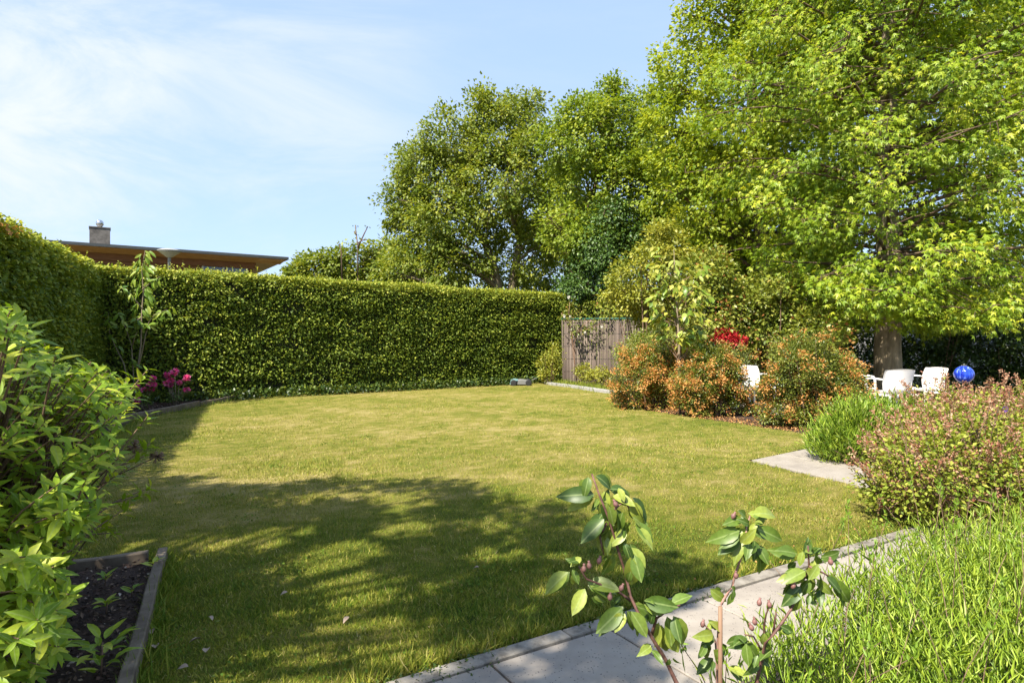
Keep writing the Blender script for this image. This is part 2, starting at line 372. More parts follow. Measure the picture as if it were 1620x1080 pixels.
M['frame'] = plain('window_frame', (.60, .60, .58), rough=.5)
M['glass'] = plain('window_glass', (.05, .07, .09), rough=.06, spec=.9)
M['greyroof'] = noise_mat('grey_roof', [(.3, (.16, .15, .16)), (.7, (.28, .26, .26))], scale=4, rough=.8)
M['greywall'] = noise_mat('grey_render', [(.3, (.40, .37, .35)), (.7, (.52, .48, .45))], scale=3, rough=.9)
M['black'] = plain('black_plastic', (.02, .02, .022), rough=.5)
M['mower'] = plain('pale_blue_shell', (.16, .27, .28), rough=.25, var=.05)
M['mgrey'] = plain('mower_grey', (.16, .16, .155), rough=.5)
def glassball():
    m, t = new_mat('blue_glazed_ball'); n = t.nodes; l = t.links
    out = n.new('ShaderNodeOutputMaterial'); p = n.new('ShaderNodeBsdfPrincipled'); l.new(p.outputs[0], out.inputs[0])
    tcn = n.new('ShaderNodeTexCoord'); mpn = n.new('ShaderNodeMapping'); mpn.inputs['Scale'].default_value = (1, 1, .12); l.new(tcn.outputs['Object'], mpn.inputs[0])
    nzn = n.new('ShaderNodeTexNoise'); nzn.inputs['Scale'].default_value = 42; nzn.inputs['Detail'].default_value = 3; l.new(mpn.outputs[0], nzn.inputs[0])
    c = ramp(t, nzn.outputs['Fac'], [(.40, (.006, .02, .30)), (.58, (.02, .075, .58)), (.70, (.30, .40, .85))])
    l.new(c, p.inputs['Base Color']); p.inputs['Roughness'].default_value = .08; p.inputs['Coat Weight'].default_value = .6
    return m
M['ball'] = glassball()

# single-leaf meshes, 16 triangles each, a few curls of each, unit length
def leaf_mesh(name, wide, curl, fold, peak=.42, seed=0, tip=1.0):
    g = random.Random(seed); V = []; F = []; ns = 5
    V.append((0, 0, 0))
    for i in range(1, ns):
        t = i/ns; wdt = wide*(math.sin(math.pi*t**(math.log(.5)/math.log(peak)))**.8)
        y = t; z = -curl*t*t; tw = (g.random()-.5)*.05
        V += [(-wdt, y-.02, z+fold*wdt+tw), (0, y, z), (wdt, y-.02, z+fold*wdt-tw)]
    V.append((0, tip, -curl*1.1))
    F += [(0, 2, 1), (0, 3, 2)]
    for i in range(ns-2):
        a = 1+i*3; F += [(a, a+1, a+4, a+3), (a+1, a+2, a+5, a+4)]
    a = 1+(ns-2)*3; e = len(V)-1; F += [(a, a+1, e), (a+1, a+2, e)]
    me = bpy.data.meshes.new(name); me.from_pydata(V, [], F); me.update()
    me.polygons.foreach_set('use_smooth', [True]*len(me.polygons))
    return me
LEAVES = {
    'laurel': [leaf_mesh('shrub_leaf', .18, c, .35, .48, i) for i, c in enumerate((.05, .16, .28, -.06))],
    'apple': [leaf_mesh('apple_leaf', .245, c, .45, .46, i+9) for i, c in enumerate((.10, .28, .48, .18))],
    'cherry': [leaf_mesh('cherry_leaf', .17, c, .4, .5, i+20) for i, c in enumerate((.1, .25, .4))],
    'magn': [leaf_mesh('young_tree_leaf', .24, c, .3, .5, i+30) for i, c in enumerate((.1, .25, .4))],
}
for k, mk in (('laurel', 'laurel_o'), ('apple', 'apple'), ('cherry', 'cherry'), ('magn', 'magn')):
    for me in LEAVES[k]: me.materials.append(M[mk])
def leaf_obj(kind, p, d, nrm, size, parent, name='leaf'):
    me = random.choice(LEAVES[kind]) if isinstance(kind, str) else kind
    o = bpy.data.objects.new(name, me); COL.objects.link(o)
    y = Vector(d).normalized(); x = y.cross(Vector(nrm)).normalized(); z = x.cross(y)
    m = Matrix((x, y, z)).transposed().to_4x4()
    m = Matrix.Translation(Vector(p)) @ m @ Matrix.Diagonal((size, size, size, 1))
    o.parent = parent; o.matrix_parent_inverse = Matrix.Identity(4)
    o.matrix_basis = world_m(parent).inverted() @ m
    return o

# ------------------------------------------------------------------ ground
LAWN = [(-1.05, 1.45), (-2.06, 3.70), (-2.9, 3.35), (-3.5, 4.2), (-4.3, 6.0), (-5.35, 8.2), (-6.2, 10.3), (-6.2, 14.35), (1.2, 20.2), (1.05, 18.9), (2.5, 15.7),
        (2.15, 13.4), (2.35, 12.2), (2.93, 10.9), (3.60, 9.85), (4.15, 8.75), (3.95, 7.95), (3.59, 7.57), (2.56, 6.80), (3.12, 5.50), (3.6, 4.80), (2.16, 3.965), (.92, 3.25), (-.457, 2.395), (-1.05, 1.98)]
g = Geo(); g.raw([(-400, -400, -.03), (400, -400, -.03), (400, 900, -.03), (-400, 900, -.03)], [(0, 1, 2, 3)])
tag(link('ground', g.mesh('ground'), M['ground']), kind='structure')
g = Geo(); g.raw([(-9, -2, -.012), (9.5, -2, -.012), (9.5, 9, -.012), (9.5, 22, -.012), (-9, 22, -.012)], [(0, 1, 2, 3, 4)])
tag(link('soil', g.mesh('soil'), M['soil']), kind='structure')

def dryness(x, y):
    d = .55+.30*pnoise(x, y, 1, .9)+.28*pnoise(x, y, 2, 2.6)+.18*pnoise(x, y, 3, 6)+.24*pnoise(x, y, 4, 13)+.24*pnoise(x, y, 6, 27)
    d += np.clip((y-4.6)/8, -.06, .06)                  # lusher near the path, drier in the middle
    d -= .12*np.exp(-((x+1.4)/.7)**2-((y-3.0)/.8)**2)
    return d
# lawn ground as a fine sheet carrying the same dry / green pattern as the blades
step = .09
gx = np.arange(-6.4, 4.4, step); gy = np.arange(1.3, 20.4, step)
X, Y = np.meshgrid(gx, gy); nx, ny = len(gx), len(gy)
Z = .004+.012*pnoise(X, Y, 5, 1.2)
idx = np.arange(nx*ny).reshape(ny, nx)
quad = np.stack([idx[:-1, :-1], idx[:-1, 1:], idx[1:, 1:], idx[1:, :-1]], -1).reshape(-1, 4)
cx = (X[:-1, :-1]+step/2).ravel(); cy = (Y[:-1, :-1]+step/2).ravel()
quad = quad[in_poly(cx, cy, LAWN)]
me = np_mesh('lawn', np.stack([X, Y, Z], -1).reshape(-1, 3), [quad], np.clip(dryness(X, Y)+.1*rng.normal(size=X.shape), 0, 1).ravel(), True)
def lawn_mat():
    m, t = new_mat('lawn_thatch'); n = t.nodes; l = t.links
    out = n.new('ShaderNodeOutputMaterial'); p = n.new('ShaderNodeBsdfPrincipled'); l.new(p.outputs[0], out.inputs[0])
    a = n.new('ShaderNodeAttribute'); a.attribute_name = 'v'
    tcn = n.new('ShaderNodeTexCoord'); nzn = n.new('ShaderNodeTexNoise'); nzn.inputs['Scale'].default_value = 55; nzn.inputs['Detail'].default_value = 8; nzn.inputs['Roughness'].default_value = .8
    l.new(tcn.outputs['Object'], nzn.inputs['Vector'])
    ma = n.new('ShaderNodeMath'); ma.operation = 'MULTIPLY_ADD'; l.new(nzn.outputs['Fac'], ma.inputs[0]); ma.inputs[1].default_value = 1.3; ma.inputs[2].default_value = -.65
    ad = n.new('ShaderNodeMath'); ad.operation = 'ADD'; l.new(ma.outputs[0], ad.inputs[0]); l.new(a.outputs['Fac'], ad.inputs[1])
    c = ramp(t, ad.outputs[0], [(.0, (.05, .075, .012)), (.4, (.14, .155, .022)), (.7, (.235, .205, .05)), (1, (.34, .275, .11))])
    l.new(c, p.inputs['Base Color']); p.inputs['Roughness'].default_value = .95; p.inputs['Specular IOR Level'].default_value = .1
    b = n.new('ShaderNodeBump'); b.inputs['Strength'].default_value = .9; b.inputs['Distance'].default_value = .03; l.new(nzn.outputs['Fac'], b.inputs['Height']); l.new(b.outputs[0], p.inputs['Normal'])
    return m
M['lawn'] = lawn_mat()
tag(link('lawn', me, M['lawn']), kind='structure')

# grass blades, shorter and sparser with distance
lv = Leaves()
def blades(n, y0, y1, hgt, wid, T):
    u = rng.random(n); yy = np.exp(np.log(y0)+u*(np.log(y1)-np.log(y0))); hw = yy*.84+.2
    xx = rng.uniform(-1, 1, n)*hw
    # gather some of them into tufts
    k = rng.random(n) < .45
    q = pnoise(xx, yy, 8, 9); keep = in_poly(xx, yy, LAWN) & ((q > -.35) | k)
    xx, yy = xx[keep], yy[keep]; m = len(xx)
    dr = dryness(xx, yy); tuft = pnoise(xx, yy, 9, 5)
    edge = seg_dist(xx, yy, LAWN)
    h = hgt*(.55+.9*rng.random(m))*(1+.45*np.clip(tuft, -1, 1))*(1-.35*np.clip(dr-.4, 0, 1)) * np.where(edge < .12, 1.35, 1)
    D = np.stack([rng.normal(size=m)*.55+.2*tuft, rng.normal(size=m)*.55, np.ones(m)*(.75+.35*rng.random(m))], -1)
    Nn = rnd(m)+np.array([0, -.6, .2])
    vv = np.clip(dr+rng.normal(size=m)*.30-.12*np.clip(tuft, 0, 1), 0, 1)
    lv.add(T, np.stack([xx, yy, np.full(m, -.004)], -1), D, Nn, h, wid*(1+yy*.055)*(.7+.6*rng.random(m)), vv)
blades(245000, 1.75, 5.2, .029, .0040, T_BLADE)
blades(190000, 5.0, 20.4, .034, .0058, T_BLADE1)
# taller unmown fringe along kerbs and boards
def fringe(pts, n, spread, hgt, dry):
    P = []
    for (ax, ay), (bx, by) in zip(pts[:-1], pts[1:]):
        k = max(1, int(n*math.hypot(bx-ax, by-ay))); t = rng.random(k)
        P.append(np.stack([ax+(bx-ax)*t, ay+(by-ay)*t, np.zeros(k)], -1)+rng.normal(size=(k, 3))*np.array([spread, spread, 0]))
    P = np.concatenate(P); P = P[in_poly(P[:, 0], P[:, 1], LAWN)]; m = len(P)
    D = rnd(m, .5)+np.array([0, 0, 1.0]); D[:, 2] = np.abs(D[:, 2])
    lv.add(T_BLADE, P, D, rnd(m), hgt*(.5+rng.random(m)), .006+.002*rng.random(m), np.clip(dry+rng.normal(size=m)*.22, 0, 1))
fringe([(-1.05, 1.5), (-2.06, 3.7)], 900, .05, .085, .22)
fringe([(-.6, 2.33), (2.16, 4.0)], 700, .04, .06, .5)
fringe([(-3.5, 4.2), (-6.2, 10.3), (-6.2, 14.3)], 250, .06, .08, .3)
fringe([(-6.2, 14.35), (1.2, 20.2)], 260, .06, .11, .25)
tag(link('grass', lv.mesh('grass'), M['grass']), label='short mown grass, part green and part straw coloured, covering the lawn', kind='stuff')

# ------------------------------------------------------------------ paths (slabs are pieces of the path)
def slab(parent, c, ux, uy, h=.05, top=.012, mat=None, name='slab', tilt=0):
    g = Geo(); ux = Vector(ux); uy = Vector(uy)
    uz = Vector((random.uniform(-tilt, tilt), random.uniform(-tilt, tilt), 1)).normalized()*(h/2)
    ux = ux-uz.normalized()*ux.dot(uz.normalized()); uy = uy-uz.normalized()*uy.dot(uz.normalized())
    g.obox((c[0], c[1], top-h/2), ux, uy, uz, .004)
    return link(name, g.mesh(name), mat or M['slab'], parent)
e0 = Vector((-.457, 2.38, 0)); e1 = Vector((2.16, 3.965, 0)); du = (e1-e0).normalized(); dn = Vector((du.y, -du.x, 0))
g = Geo(); a = e0-du*2.2; b = e0+du*5.6
g.raw([a-dn*.0+Vector((0, 0, -.006)), b+Vector((0, 0, -.006)), b+dn*.74+Vector((0, 0, -.006)), a+dn*.74+Vector((0, 0, -.006))][::-1], [(0, 1, 2, 3)])
path = tag(link('path', g.mesh('path'), M['joint']), kind='structure')
# seam seen in the photograph at pixel (955, 992)
s_ref = (gnd(955, 992)-e0).dot(du)
for k in range(-4, 8):
    s = s_ref+k*.606
    c = e0+du*(s+.303)+dn*(.088+.30)
    slab(path, c, du*.2965, dn*.2985, tilt=.004)
for k in range(-3, 6):
    s = s_ref-.2+k*1.0
    c = e0+du*(s+.5)+dn*(.042)
    slab(path, c+dn*random.uniform(-.004, .004), du*.497, dn*.038, h=.10, top=.022+random.uniform(-.004, .003), mat=M['kerb'], name='kerb_stone', tilt=.006)

# second path: pale slabs between the lavender and the lawn
q0 = Vector((2.56, 6.80, 0)); qa = Vector((1.03, .80, 0)).normalized(); qb = Vector((.45, -1.0, 0)).normalized()
g = Geo(); g.raw([(2.50, 6.82, -.006), (3.08, 5.45, -.006), (3.55, 4.6, -.006), (6.3, 5.2, -.006), (6.5, 9.9, -.006)], [(0, 1, 2, 3, 4)])
spath = tag(link('paved_path', g.mesh('paved_path'), M['joint']), kind='structure')
lw = Vector((3.10, 5.52, 0))-q0; lw_n = lw.normalized()
for i in range(6):
    for j in range(4):
        c = q0+qa*(.03+.305+i*.61)+lw_n*(.03+.335+j*.67)
        if (j > 1 and i > 3): continue
        slab(spath, c, qa*.301, lw_n*.331, top=.014, tilt=.004)
# terrace of slabs under the chairs
g = Geo(); g.raw([(4.6, 9.6, -.005), (11, 9.0, -.005), (11, 13.2, -.005), (4.2, 13.2, -.005)], [(0, 1, 2, 3)])
terr = tag(link('terrace', g.mesh('terrace'), M['joint']), kind='structure')
for i in range(7):
    for j in range(4):
        slab(terr, (5.0+i*.82, 10.2+j*.82), (.405, 0, 0), (0, .405, 0), top=.016, tilt=.003)
# stone edging beside the fence bed
kb = empty('stone_edging', (1.7, 17.3, 0), 'pale grey stone edging strip in front of the reed fence bed', 'edging')
ka = Vector((1.05, 18.95, 0)); kc = Vector((2.55, 15.6, 0))
for k in range(5):
    c = ka.lerp(kc, (k+.5)/5)+Vector((.05*math.sin(k*1.1), 0, 0)); d = (kc-ka).normalized()
    g = Geo(); g.obox((c.x, c.y, .03), d*.355, Vector((d.y, -d.x, 0))*.085, (0, 0, .05), .008)
    link('stone', g.mesh('stone'), M['granite'], kb)

# ------------------------------------------------------------------ beds: boards, mulch
def board(name, p0, p1, label, thick=.04, h=.15, top=.085, wob=0, cat='edging board', group='wooden bed edging boards'):
    p0 = Vector((*p0, 0)); p1 = Vector((*p1, 0)); d = (p1-p0).normalized(); nn = Vector((d.y, -d.x, 0)); n = 8
    V = []; F = []
    for i in range(n+1):
        c = p0.lerp(p1, i/n)+nn*random.uniform(-wob, wob); t = top+random.uniform(-wob, wob)
        for sx_, z in ((-1, top-h), (-1, t-.006), (-.75, t), (.75, t-.002), (1, t-.008), (1, top-h)):
            V.append(c+nn*thick*sx_+Vector((0, 0, z)))
    for i in range(n):
        for k in range(5): F.append((i*6+k, i*6+k+1, i*6+7+k, i*6+6+k))
    F.append(tuple(range(6))); F.append(tuple(n*6+k for k in range(6))[::-1])
    g = Geo(); g.raw(V, F)
    return tag(link(name, g.mesh(name), M['drywood']), label, cat, group)
board('edging_board', (-2.07, 3.71), (-1.02, 1.45), 'long weathered grey board between near flower bed and lawn, running to the bottom edge', thick=.026, wob=.004)
board('edging_board', (-2.13, 3.66), (-3.05, 3.28), 'short weathered board across the far end of the near flower bed', thick=.028, wob=.005, top=.075)
board('edging_board', (-6.26, 8.4), (-6.26, 12.5), 'shaded grey board in front of the pink rhododendrons', thick=.03, wob=.008, top=.11)
board('edging_board', (-6.26, 12.52), (-6.22, 14.6), 'pale sunlit board at the far corner of the lawn by the hedge', thick=.03, wob=.008, top=.09)

def chips(name, poly, n, size, mat, label, flat=.35, z=0.0):
    xs = [p[0] for p in poly]; ys = [p[1] for p in poly]
    P = np.stack([rng.uniform(min(xs), max(xs), n), rng.uniform(min(ys), max(ys), n), np.zeros(n)], -1)
    P = P[in_poly(P[:, 0], P[:, 1], poly)]; m = len(P); P[:, 2] = z+rng.random(m)*.02
    D = rnd(m); D[:, 2] *= flat; Nn = rnd(m, .5)+np.array([0, 0, 1])
    l2 = Leaves(); l2.add(T_LEAF, P, D, Nn, size*(.4+rng.random(m)*1.2), size*(.4+.8*rng.random(m)))
    return tag(link(name, l2.mesh(name), mat), label=label, kind='stuff')
NEARBED = [(-1.1, 1.5), (-2.05, 3.62), (-3.0, 3.2), (-3.2, 1.5)]
chips('mulch', NEARBED, 9000, .022, M['chip'], 'dark brown bark mulch in the near left flower bed', z=.028)
BACKBED = [(-6.3, 8.5), (-6.3, 14.5), (-8.1, 12.6), (-6.9, 9.2)]
chips('mulch', BACKBED, 9000, .035, M['chip'], 'brown mulch under the pink rhododendrons', z=.03)
g = Geo(); g.raw([(x, y, .026) for x, y in NEARBED][::-1], [(0, 1, 2, 3)]); g.raw([(x, y, .026) for x, y in BACKBED][::-1], [(0, 1, 2, 3)])
tag(link('soil', g.mesh('bed_soil'), M['soil']), kind='structure')
SHB = [(2.15, 13.4), (2.33, 12.2), (2.90, 10.9), (3.57, 9.85), (4.12, 8.75), (4.6, 9.0), (4.0, 10.3), (3.3, 11.4), (2.9, 13.4)]
chips('fallen_petals', SHB, 9000, .03, M['petal_litter'], 'orange brown fallen petals along the lawn edge below the barberries', z=.0)
FL = [(-.3, 2.50), (2.1, 3.95), (2.6, 4.25), (2.6, 4.4), (2.0, 4.1), (.9, 3.4)]
chips('dry_litter', FL, 1500, .016, M['petal_litter'], 'dry brown plant litter along the path kerb', z=.006)

# ------------------------------------------------------------------ hedges
def hedge(name, label, p0, p1, h, thick, dens, lsize, top_dens, orange=None, round_end=False, layers=.16):
    """face runs p0->p1, its outside to the right of that direction"""
    p0 = Vector((*p0, 0)); p1 = Vector((*p1, 0)); d = (p1-p0); Ln = d.length; d.normalize(); out = Vector((d.y, -d.x, 0))
    root = empty(name, p0.lerp(p1, .5)-out*thick/2, label, 'hedge')
    g = Geo(); c = p0.lerp(p1, .5)-out*thick/2
    g.obox((c.x, c.y, h/2-.08), d*(Ln/2-.14), out*(thick/2-.14), (0, 0, h/2-.10))
    link('light_block_core', g.mesh('light_block_core'), M['hedge_core'], root)  # solid box added inside to block light, coloured dark like inner twigs
    dv = np.array(d); ov = np.array(out); P0 = np.array(p0)
    l2 = Leaves()
    def bump(s, t, sd): return .08*pnoise(s, t, sd, 2.0)+.07*pnoise(s*.8, t*2.4, sd+1, 4.5)
    # front face
    n = int(Ln*h*dens); s = rng.random(n)*Ln; z = h*(1-rng.random(n)**1.05)
    dep = np.abs(rng.normal(size=n))*layers
    gap = pnoise(s, z*1.6, 41, 3.6); keep = ((gap > -.38) | (rng.random(n) < .28)) & (((P0+dv*s[:, None])[:, 1] > 6.3) | (rng.random(n) < .22)); s, z, dep = s[keep], z[keep], dep[keep]; n = len(s)
    z = z*(1+.02*pnoise(s, s*0, 35, .9)); b = bump(s, z, 21)+.05*pnoise(s, z, 36, .8)
    curve = -.10*np.clip(z/h-.9, 0, 1)*10*np.clip(z/h-.9, 0, 1)*3 - .10*np.clip(.25-z/h, 0, 1)
    P = P0+dv*s[:, None]+ov*(b+curve-dep+.04)[:, None]+np.array([0, 0, 1])*z[:, None]
    D = ov*.55+rnd(n, .55)+np.array([0, 0, -.35])
    Nn = ov*.45+np.array([0, 0, .85])+rnd(n, .42)
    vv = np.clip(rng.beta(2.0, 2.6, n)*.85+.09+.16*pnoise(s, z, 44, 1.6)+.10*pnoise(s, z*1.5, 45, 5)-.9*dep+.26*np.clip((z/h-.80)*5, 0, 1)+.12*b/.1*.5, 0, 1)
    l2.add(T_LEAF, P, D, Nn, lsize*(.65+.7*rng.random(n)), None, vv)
    # top, with young pale shoots
    n = int(Ln*thick*top_dens); s = rng.random(n)*Ln; t = -rng.random(n)*thick*1.0
    zz = h+.055*pnoise(s, t*.5, 35, .9)+bump(s, t*2, 31)+.05*pnoise(s, t, 33, 9)-np.abs(rng.normal(size=n))*.08
    P = P0+dv*s[:, None]+ov*t[:, None]+np.array([0, 0, 1])*zz[:, None]
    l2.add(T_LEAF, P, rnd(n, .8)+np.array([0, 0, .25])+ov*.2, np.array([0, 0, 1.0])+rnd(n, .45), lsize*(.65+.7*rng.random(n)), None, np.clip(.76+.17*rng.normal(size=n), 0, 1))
    # sprays standing proud of the clipped faces
    m = int(Ln*26); s = rng.random(m)*Ln
    for top in (True, False):
        s = rng.random(m)*Ln
        if top:
            o = P0+dv*s[:, None]-ov*(rng.random(m)*thick)[:, None]+np.array([0, 0, h]); dr = np.array([0, 0, 1.0])+rnd(m, .45); ln_ = .06+.16*rng.random(m)**2
        else:
            o = P0+dv*s[:, None]+np.array([0, 0, 1])*(rng.random(m)*h)[:, None]; dr = ov*1.0+np.array([0, 0, .5])+rnd(m, .4); ln_ = .06+.10*rng.random(m)**2
        dr = unit(dr)
        for k in range(6):
            P = o+dr*(ln_*k/5)[:, None]
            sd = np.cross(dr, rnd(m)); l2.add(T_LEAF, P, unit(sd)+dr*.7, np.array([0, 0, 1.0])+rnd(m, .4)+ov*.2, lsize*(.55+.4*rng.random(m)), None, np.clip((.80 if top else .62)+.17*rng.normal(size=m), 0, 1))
    if round_end or True:   # end faces
        for e, sg in ((0, -1), (Ln, 1)):
            n = int(thick*h*dens*.7); t = -rng.random(n)*thick; z = rng.random(n)*h
            P = P0+dv*(e+sg*.05*pnoise(t, z, 51, 4)-sg*np.abs(rng.normal(size=n))*.12)[:, None]+ov*t[:, None]+np.array([0, 0, 1])*z[:, None]
            l2.add(T_LEAF, P, dv*sg*.6+rnd(n, .5)+np.array([0, 0, -.3]), dv*sg*.5+np.array([0, 0, .8])+rnd(n, .4), lsize*(.65+.7*rng.random(n)), None, np.clip(rng.beta(2, 2.4, n), 0, 1))
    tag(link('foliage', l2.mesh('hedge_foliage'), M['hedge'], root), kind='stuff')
    return root
HB0 = (-8.35, 12.50); HB1 = (1.75, 20.45)
hedge('hedge', 'tall clipped beech hedge along the back of the lawn, below the brown roof', HB0, HB1, 2.84, 1.2, 2100, .063, 1800)
HL1 = (-8.25, 12.57); HL0 = (-8.25+.384*13.0, 12.57-.923*13.0)
hl = hedge('hedge', 'clipped hedge on the left running towards the viewer, orange leaves at its top', HL0, HL1, 2.79, 1.1, 2400, .066, 1500)
# orange-tipped leaves on the nearest top of the left hedge
lo = Leaves(); n = 60
c = np.array(at(2, 356, 7.6)); P = c+np.array([-.1, 0, -.06])+rnd(n)*np.array([.16, .16, .05])
lo.add(T_LEAF, P, rnd(n)+np.array([.3, 0, .3]), rnd(n, .5)+np.array([0, 0, 1]), .05+.04*rng.random(n))
tag(link('orange_leaves', lo.mesh('orange_leaves'), M['barb_fl'], hl), kind='stuff')

# ------------------------------------------------------------------ trees
def crown_leaves(l2, C, rad, per, T, size, droop=.3, flat=1.0, outw=None, layered=0.0, vshift=0.0):
    """leaf clumps at centres C"""
    C = np.asarray(C); m = len(C)
    idx = np.repeat(np.arange(m), per); n = len(idx)
    off = unit(rnd(n))*(rng.random(n)**.45)[:, None]*np.asarray(rad)[idx][:, None]*np.array([1, 1, flat])
    P = C[idx]+off
    o = unit(off+1e-6)
    ow = np.zeros_like(P) if outw is None else outw[idx]
    D = o*.6+ow*.5+rnd(n, .45)+np.array([0, 0, -droop])
    Nn = np.array([0, 0, .75])+o*.35+ow*.35+rnd(n, .4)
    cv = np.clip(.5+.16*rng.normal(size=m), 0, 1)[idx]
    l2.add(T, P, D, Nn, size*(.6+.7*rng.random(n)), None, np.clip(cv+.17*rng.normal(size=n)+vshift, 0, 1))

def sample_blobs(blobs, n, inner=.22, seed=0):
    """points near the skin of a union of ellipsoids; blobs: (centre, (rx, ry, rz))"""
    W = np.array([b[1][0]*b[1][2] for b in blobs]); W = W/W.sum()
    B = np.array([list(b[0]) for b in blobs]); Rr = np.array([list(b[1]) for b in blobs])
    k = rng.choice(len(blobs), n*2, p=W)
    u = unit(rnd(n*2)); rr = np.where(rng.random(n*2) < inner, .35+.4*rng.random(n*2), .80+.24*rng.random(n*2))
    rr *= 1+.17*pnoise(u[:, 0]*3+k, u[:, 2]*3+u[:, 1]*2, seed, 3.2)+np.where(rng.random(n*2) < .07, .22*rng.random(n*2), 0)
    P = B[k]+u*rr[:, None]*Rr[k]
    nt_ = max(4, n//26); j = rng.choice(len(blobs), nt_, p=W); tu = unit(rnd(nt_)+np.array([0, -.2, .35])); TC = B[j]+tu*Rr[j]*(1.06+.12*rng.random(nt_))[:, None]
    sel = np.nonzero(rng.random(n*2) < .20)[0]; q = rng.integers(0, nt_, len(sel)); P[sel] = TC[q]+rnd(len(sel))*np.minimum(.26, .10*Rr[j[q]].max(1))[:, None]; u[sel] = tu[q]
    dd = np.linalg.norm((P[:, None, :]-B[None])/Rr[None], axis=2)
    ok = (dd.min(1) > .55) | (rng.random(n*2) < .35)
    P, u = P[ok][:n], u[ok][:n]
    return P, u

def tree(name, label, trunks, blobs, mat, bark, T=T_LEAF, lsize=.13, n=700, per=34, rad=.38, nb=46, droop=.3, flat=.8, cat='tree', inner=.22, seed=0, leaf_part=0, extra=None, minz=None, group=None):
    base = Vector(trunks[0][0][0])
    root = empty(name, base, label, cat, group)
    P, u = sample_blobs(blobs, n, inner, seed)
    if minz is not None: k_ = P[:, 2] > minz; P, u = P[k_], u[k_]
    tb = Tubes()
    for pts, rads in trunks: tb.tube(pts, rads, 9)
    link('trunk', tb.mesh('trunk'), bark, root)
    # limbs: from the trunk lines out to clump centres
    line = []
    for pts, rads in trunks:
        pts = [Vector(p) for p in pts]
        for i in range(len(pts)-1):
            for f in (0, .33, .66): line.append((pts[i].lerp(pts[i+1], f), rads[i]*(1-f)+rads[i+1]*f))
        line.append((pts[-1], rads[-1]))
    tb = Tubes(); order = rng.permutation(len(P))[:nb]
    for i in order:
        tgt = Vector(P[i])
        cand = [q for q in line if q[0].z < tgt.z+.2] or line
        best = min(cand, key=lambda q: (q[0]-tgt).length+1.0*max(0, q[0].z-(tgt.z-.55*math.hypot(q[0].x-tgt.x, q[0].y-tgt.y))))
        a, r0 = best; mid = a.lerp(tgt, .5)+Vector((random.uniform(-.1, .1), random.uniform(-.1, .1), .10))*(tgt-a).length
        pts = []
        for k in range(6):
            t = k/5; pts.append(a*(1-t)**2+mid*2*t*(1-t)+tgt*t*t+Vector((random.uniform(-.03, .03), random.uniform(-.03, .03), random.uniform(-.03, .03)))*(0 if k == 0 else 1))
        rr = min(r0*.55, .022+.010*(tgt-a).length*2)
        tb.tube(pts, [rr*(1-.8*k/5) for k in range(6)], 5, False)
        for q in range(3):      # twigs inside the clump
            e = tgt+Vector(unit(rnd(1))[0])*rad*.9; tb.tube([pts[4], pts[5].lerp(e, .5), e], [rr*.25, rr*.18, .004], 4, False)
    link('limbs', tb.mesh('limbs'), bark, root)
    l2 = Leaves()
    crown_leaves(l2, P, rad*(.45+.95*rng.random(len(P))), per, T, lsize, droop, flat, u)
    if extra: extra(l2)
    tag(link('crown', l2.mesh('crown'), mat, root), kind='stuff')
    return root

def px_blobs(lst, Y, dj=.5, ry=1.0, flat=.92):
    out = []
    for (px, py, r) in lst:
        rw = r*Y/FPX; y = Y+random.uniform(-dj, dj)
        out.append((at(px, py, y), (rw, rw*ry, rw*flat)))
    return out

# two-stemmed tree beyond the hedge (furthest left)
YA = 27
trunkA = [([(at(790, 560, YA)), at(788, 455, YA), at(780, 420, YA), at(770, 390, YA), at(745, 340, YA), at(720, 270, YA)], [.30, .21, .19, .16, .10, .03]),
          ([(at(806, 560, YA+.4)), at(810, 455, YA+.4), at(817, 415, YA), at(822, 380, YA), at(815, 300, YA), at(830, 200, YA)], [.28, .20, .18, .14, .09, .03])]
blA = px_blobs([(690, 285, 68), (662, 262, 42), (640, 318, 30), (655, 350, 36), (716, 228, 48), (792, 212, 60), (832, 176, 36), (803, 290, 80), (712, 352, 60), (862, 240, 58), (858, 330, 60), (668, 392, 44), (745, 395, 40), (850, 405, 46), (705, 425, 38), (640, 425, 30), (800, 165, 22), (760, 190, 28)], YA, .9)
tree('broadleaf_tree', 'olive green tree with two bare forking trunks rising behind the hedge', trunkA, blA, M['oak'], M['bark_pale'], lsize=.145, n=1350, per=50, rad=.52, nb=90, seed=1)

YB = 23
trunkB = [([at(930, 560, YB), at(925, 440, YB), at(915, 390, YB), at(935, 320, YB), at(960, 220, YB)], [.24, .18, .15, .10, .03])]
blB = px_blobs([(930, 212, 56), (985, 212, 64), (938, 300, 70), (1008, 310, 72), (958, 178, 36), (1015, 182, 34), (905, 370, 46), (1045, 250, 56), (890, 230, 34), (905, 180, 26), (1050, 380, 50), (960, 380, 50)], YB, .9)
tree('broadleaf_tree', 'mid green tree with rounded top between the two-stemmed tree and the tall trees', trunkB, blB, M['ash'], M['bark'], lsize=.125, n=1080, per=50, rad=.44, nb=60, seed=2)

YV = 21.6
blV = px_blobs([(960, 395, 46), (985, 435, 36), (930, 425, 28), (1000, 380, 30), (965, 340, 28), (935, 452, 34), (905, 458, 24)], YV, .4)
tree('ivy_tree', 'dark glossy ivy-clad stem between the hedge end and the golden shrub', [([at(965, 560, YV), at(965, 440, YV), at(955, 330, YV)], [.18, .15, .05])], blV, M['ivy'], M['bark'], lsize=.11, n=380, per=44, rad=.38, nb=16, seed=3, droop=.6)

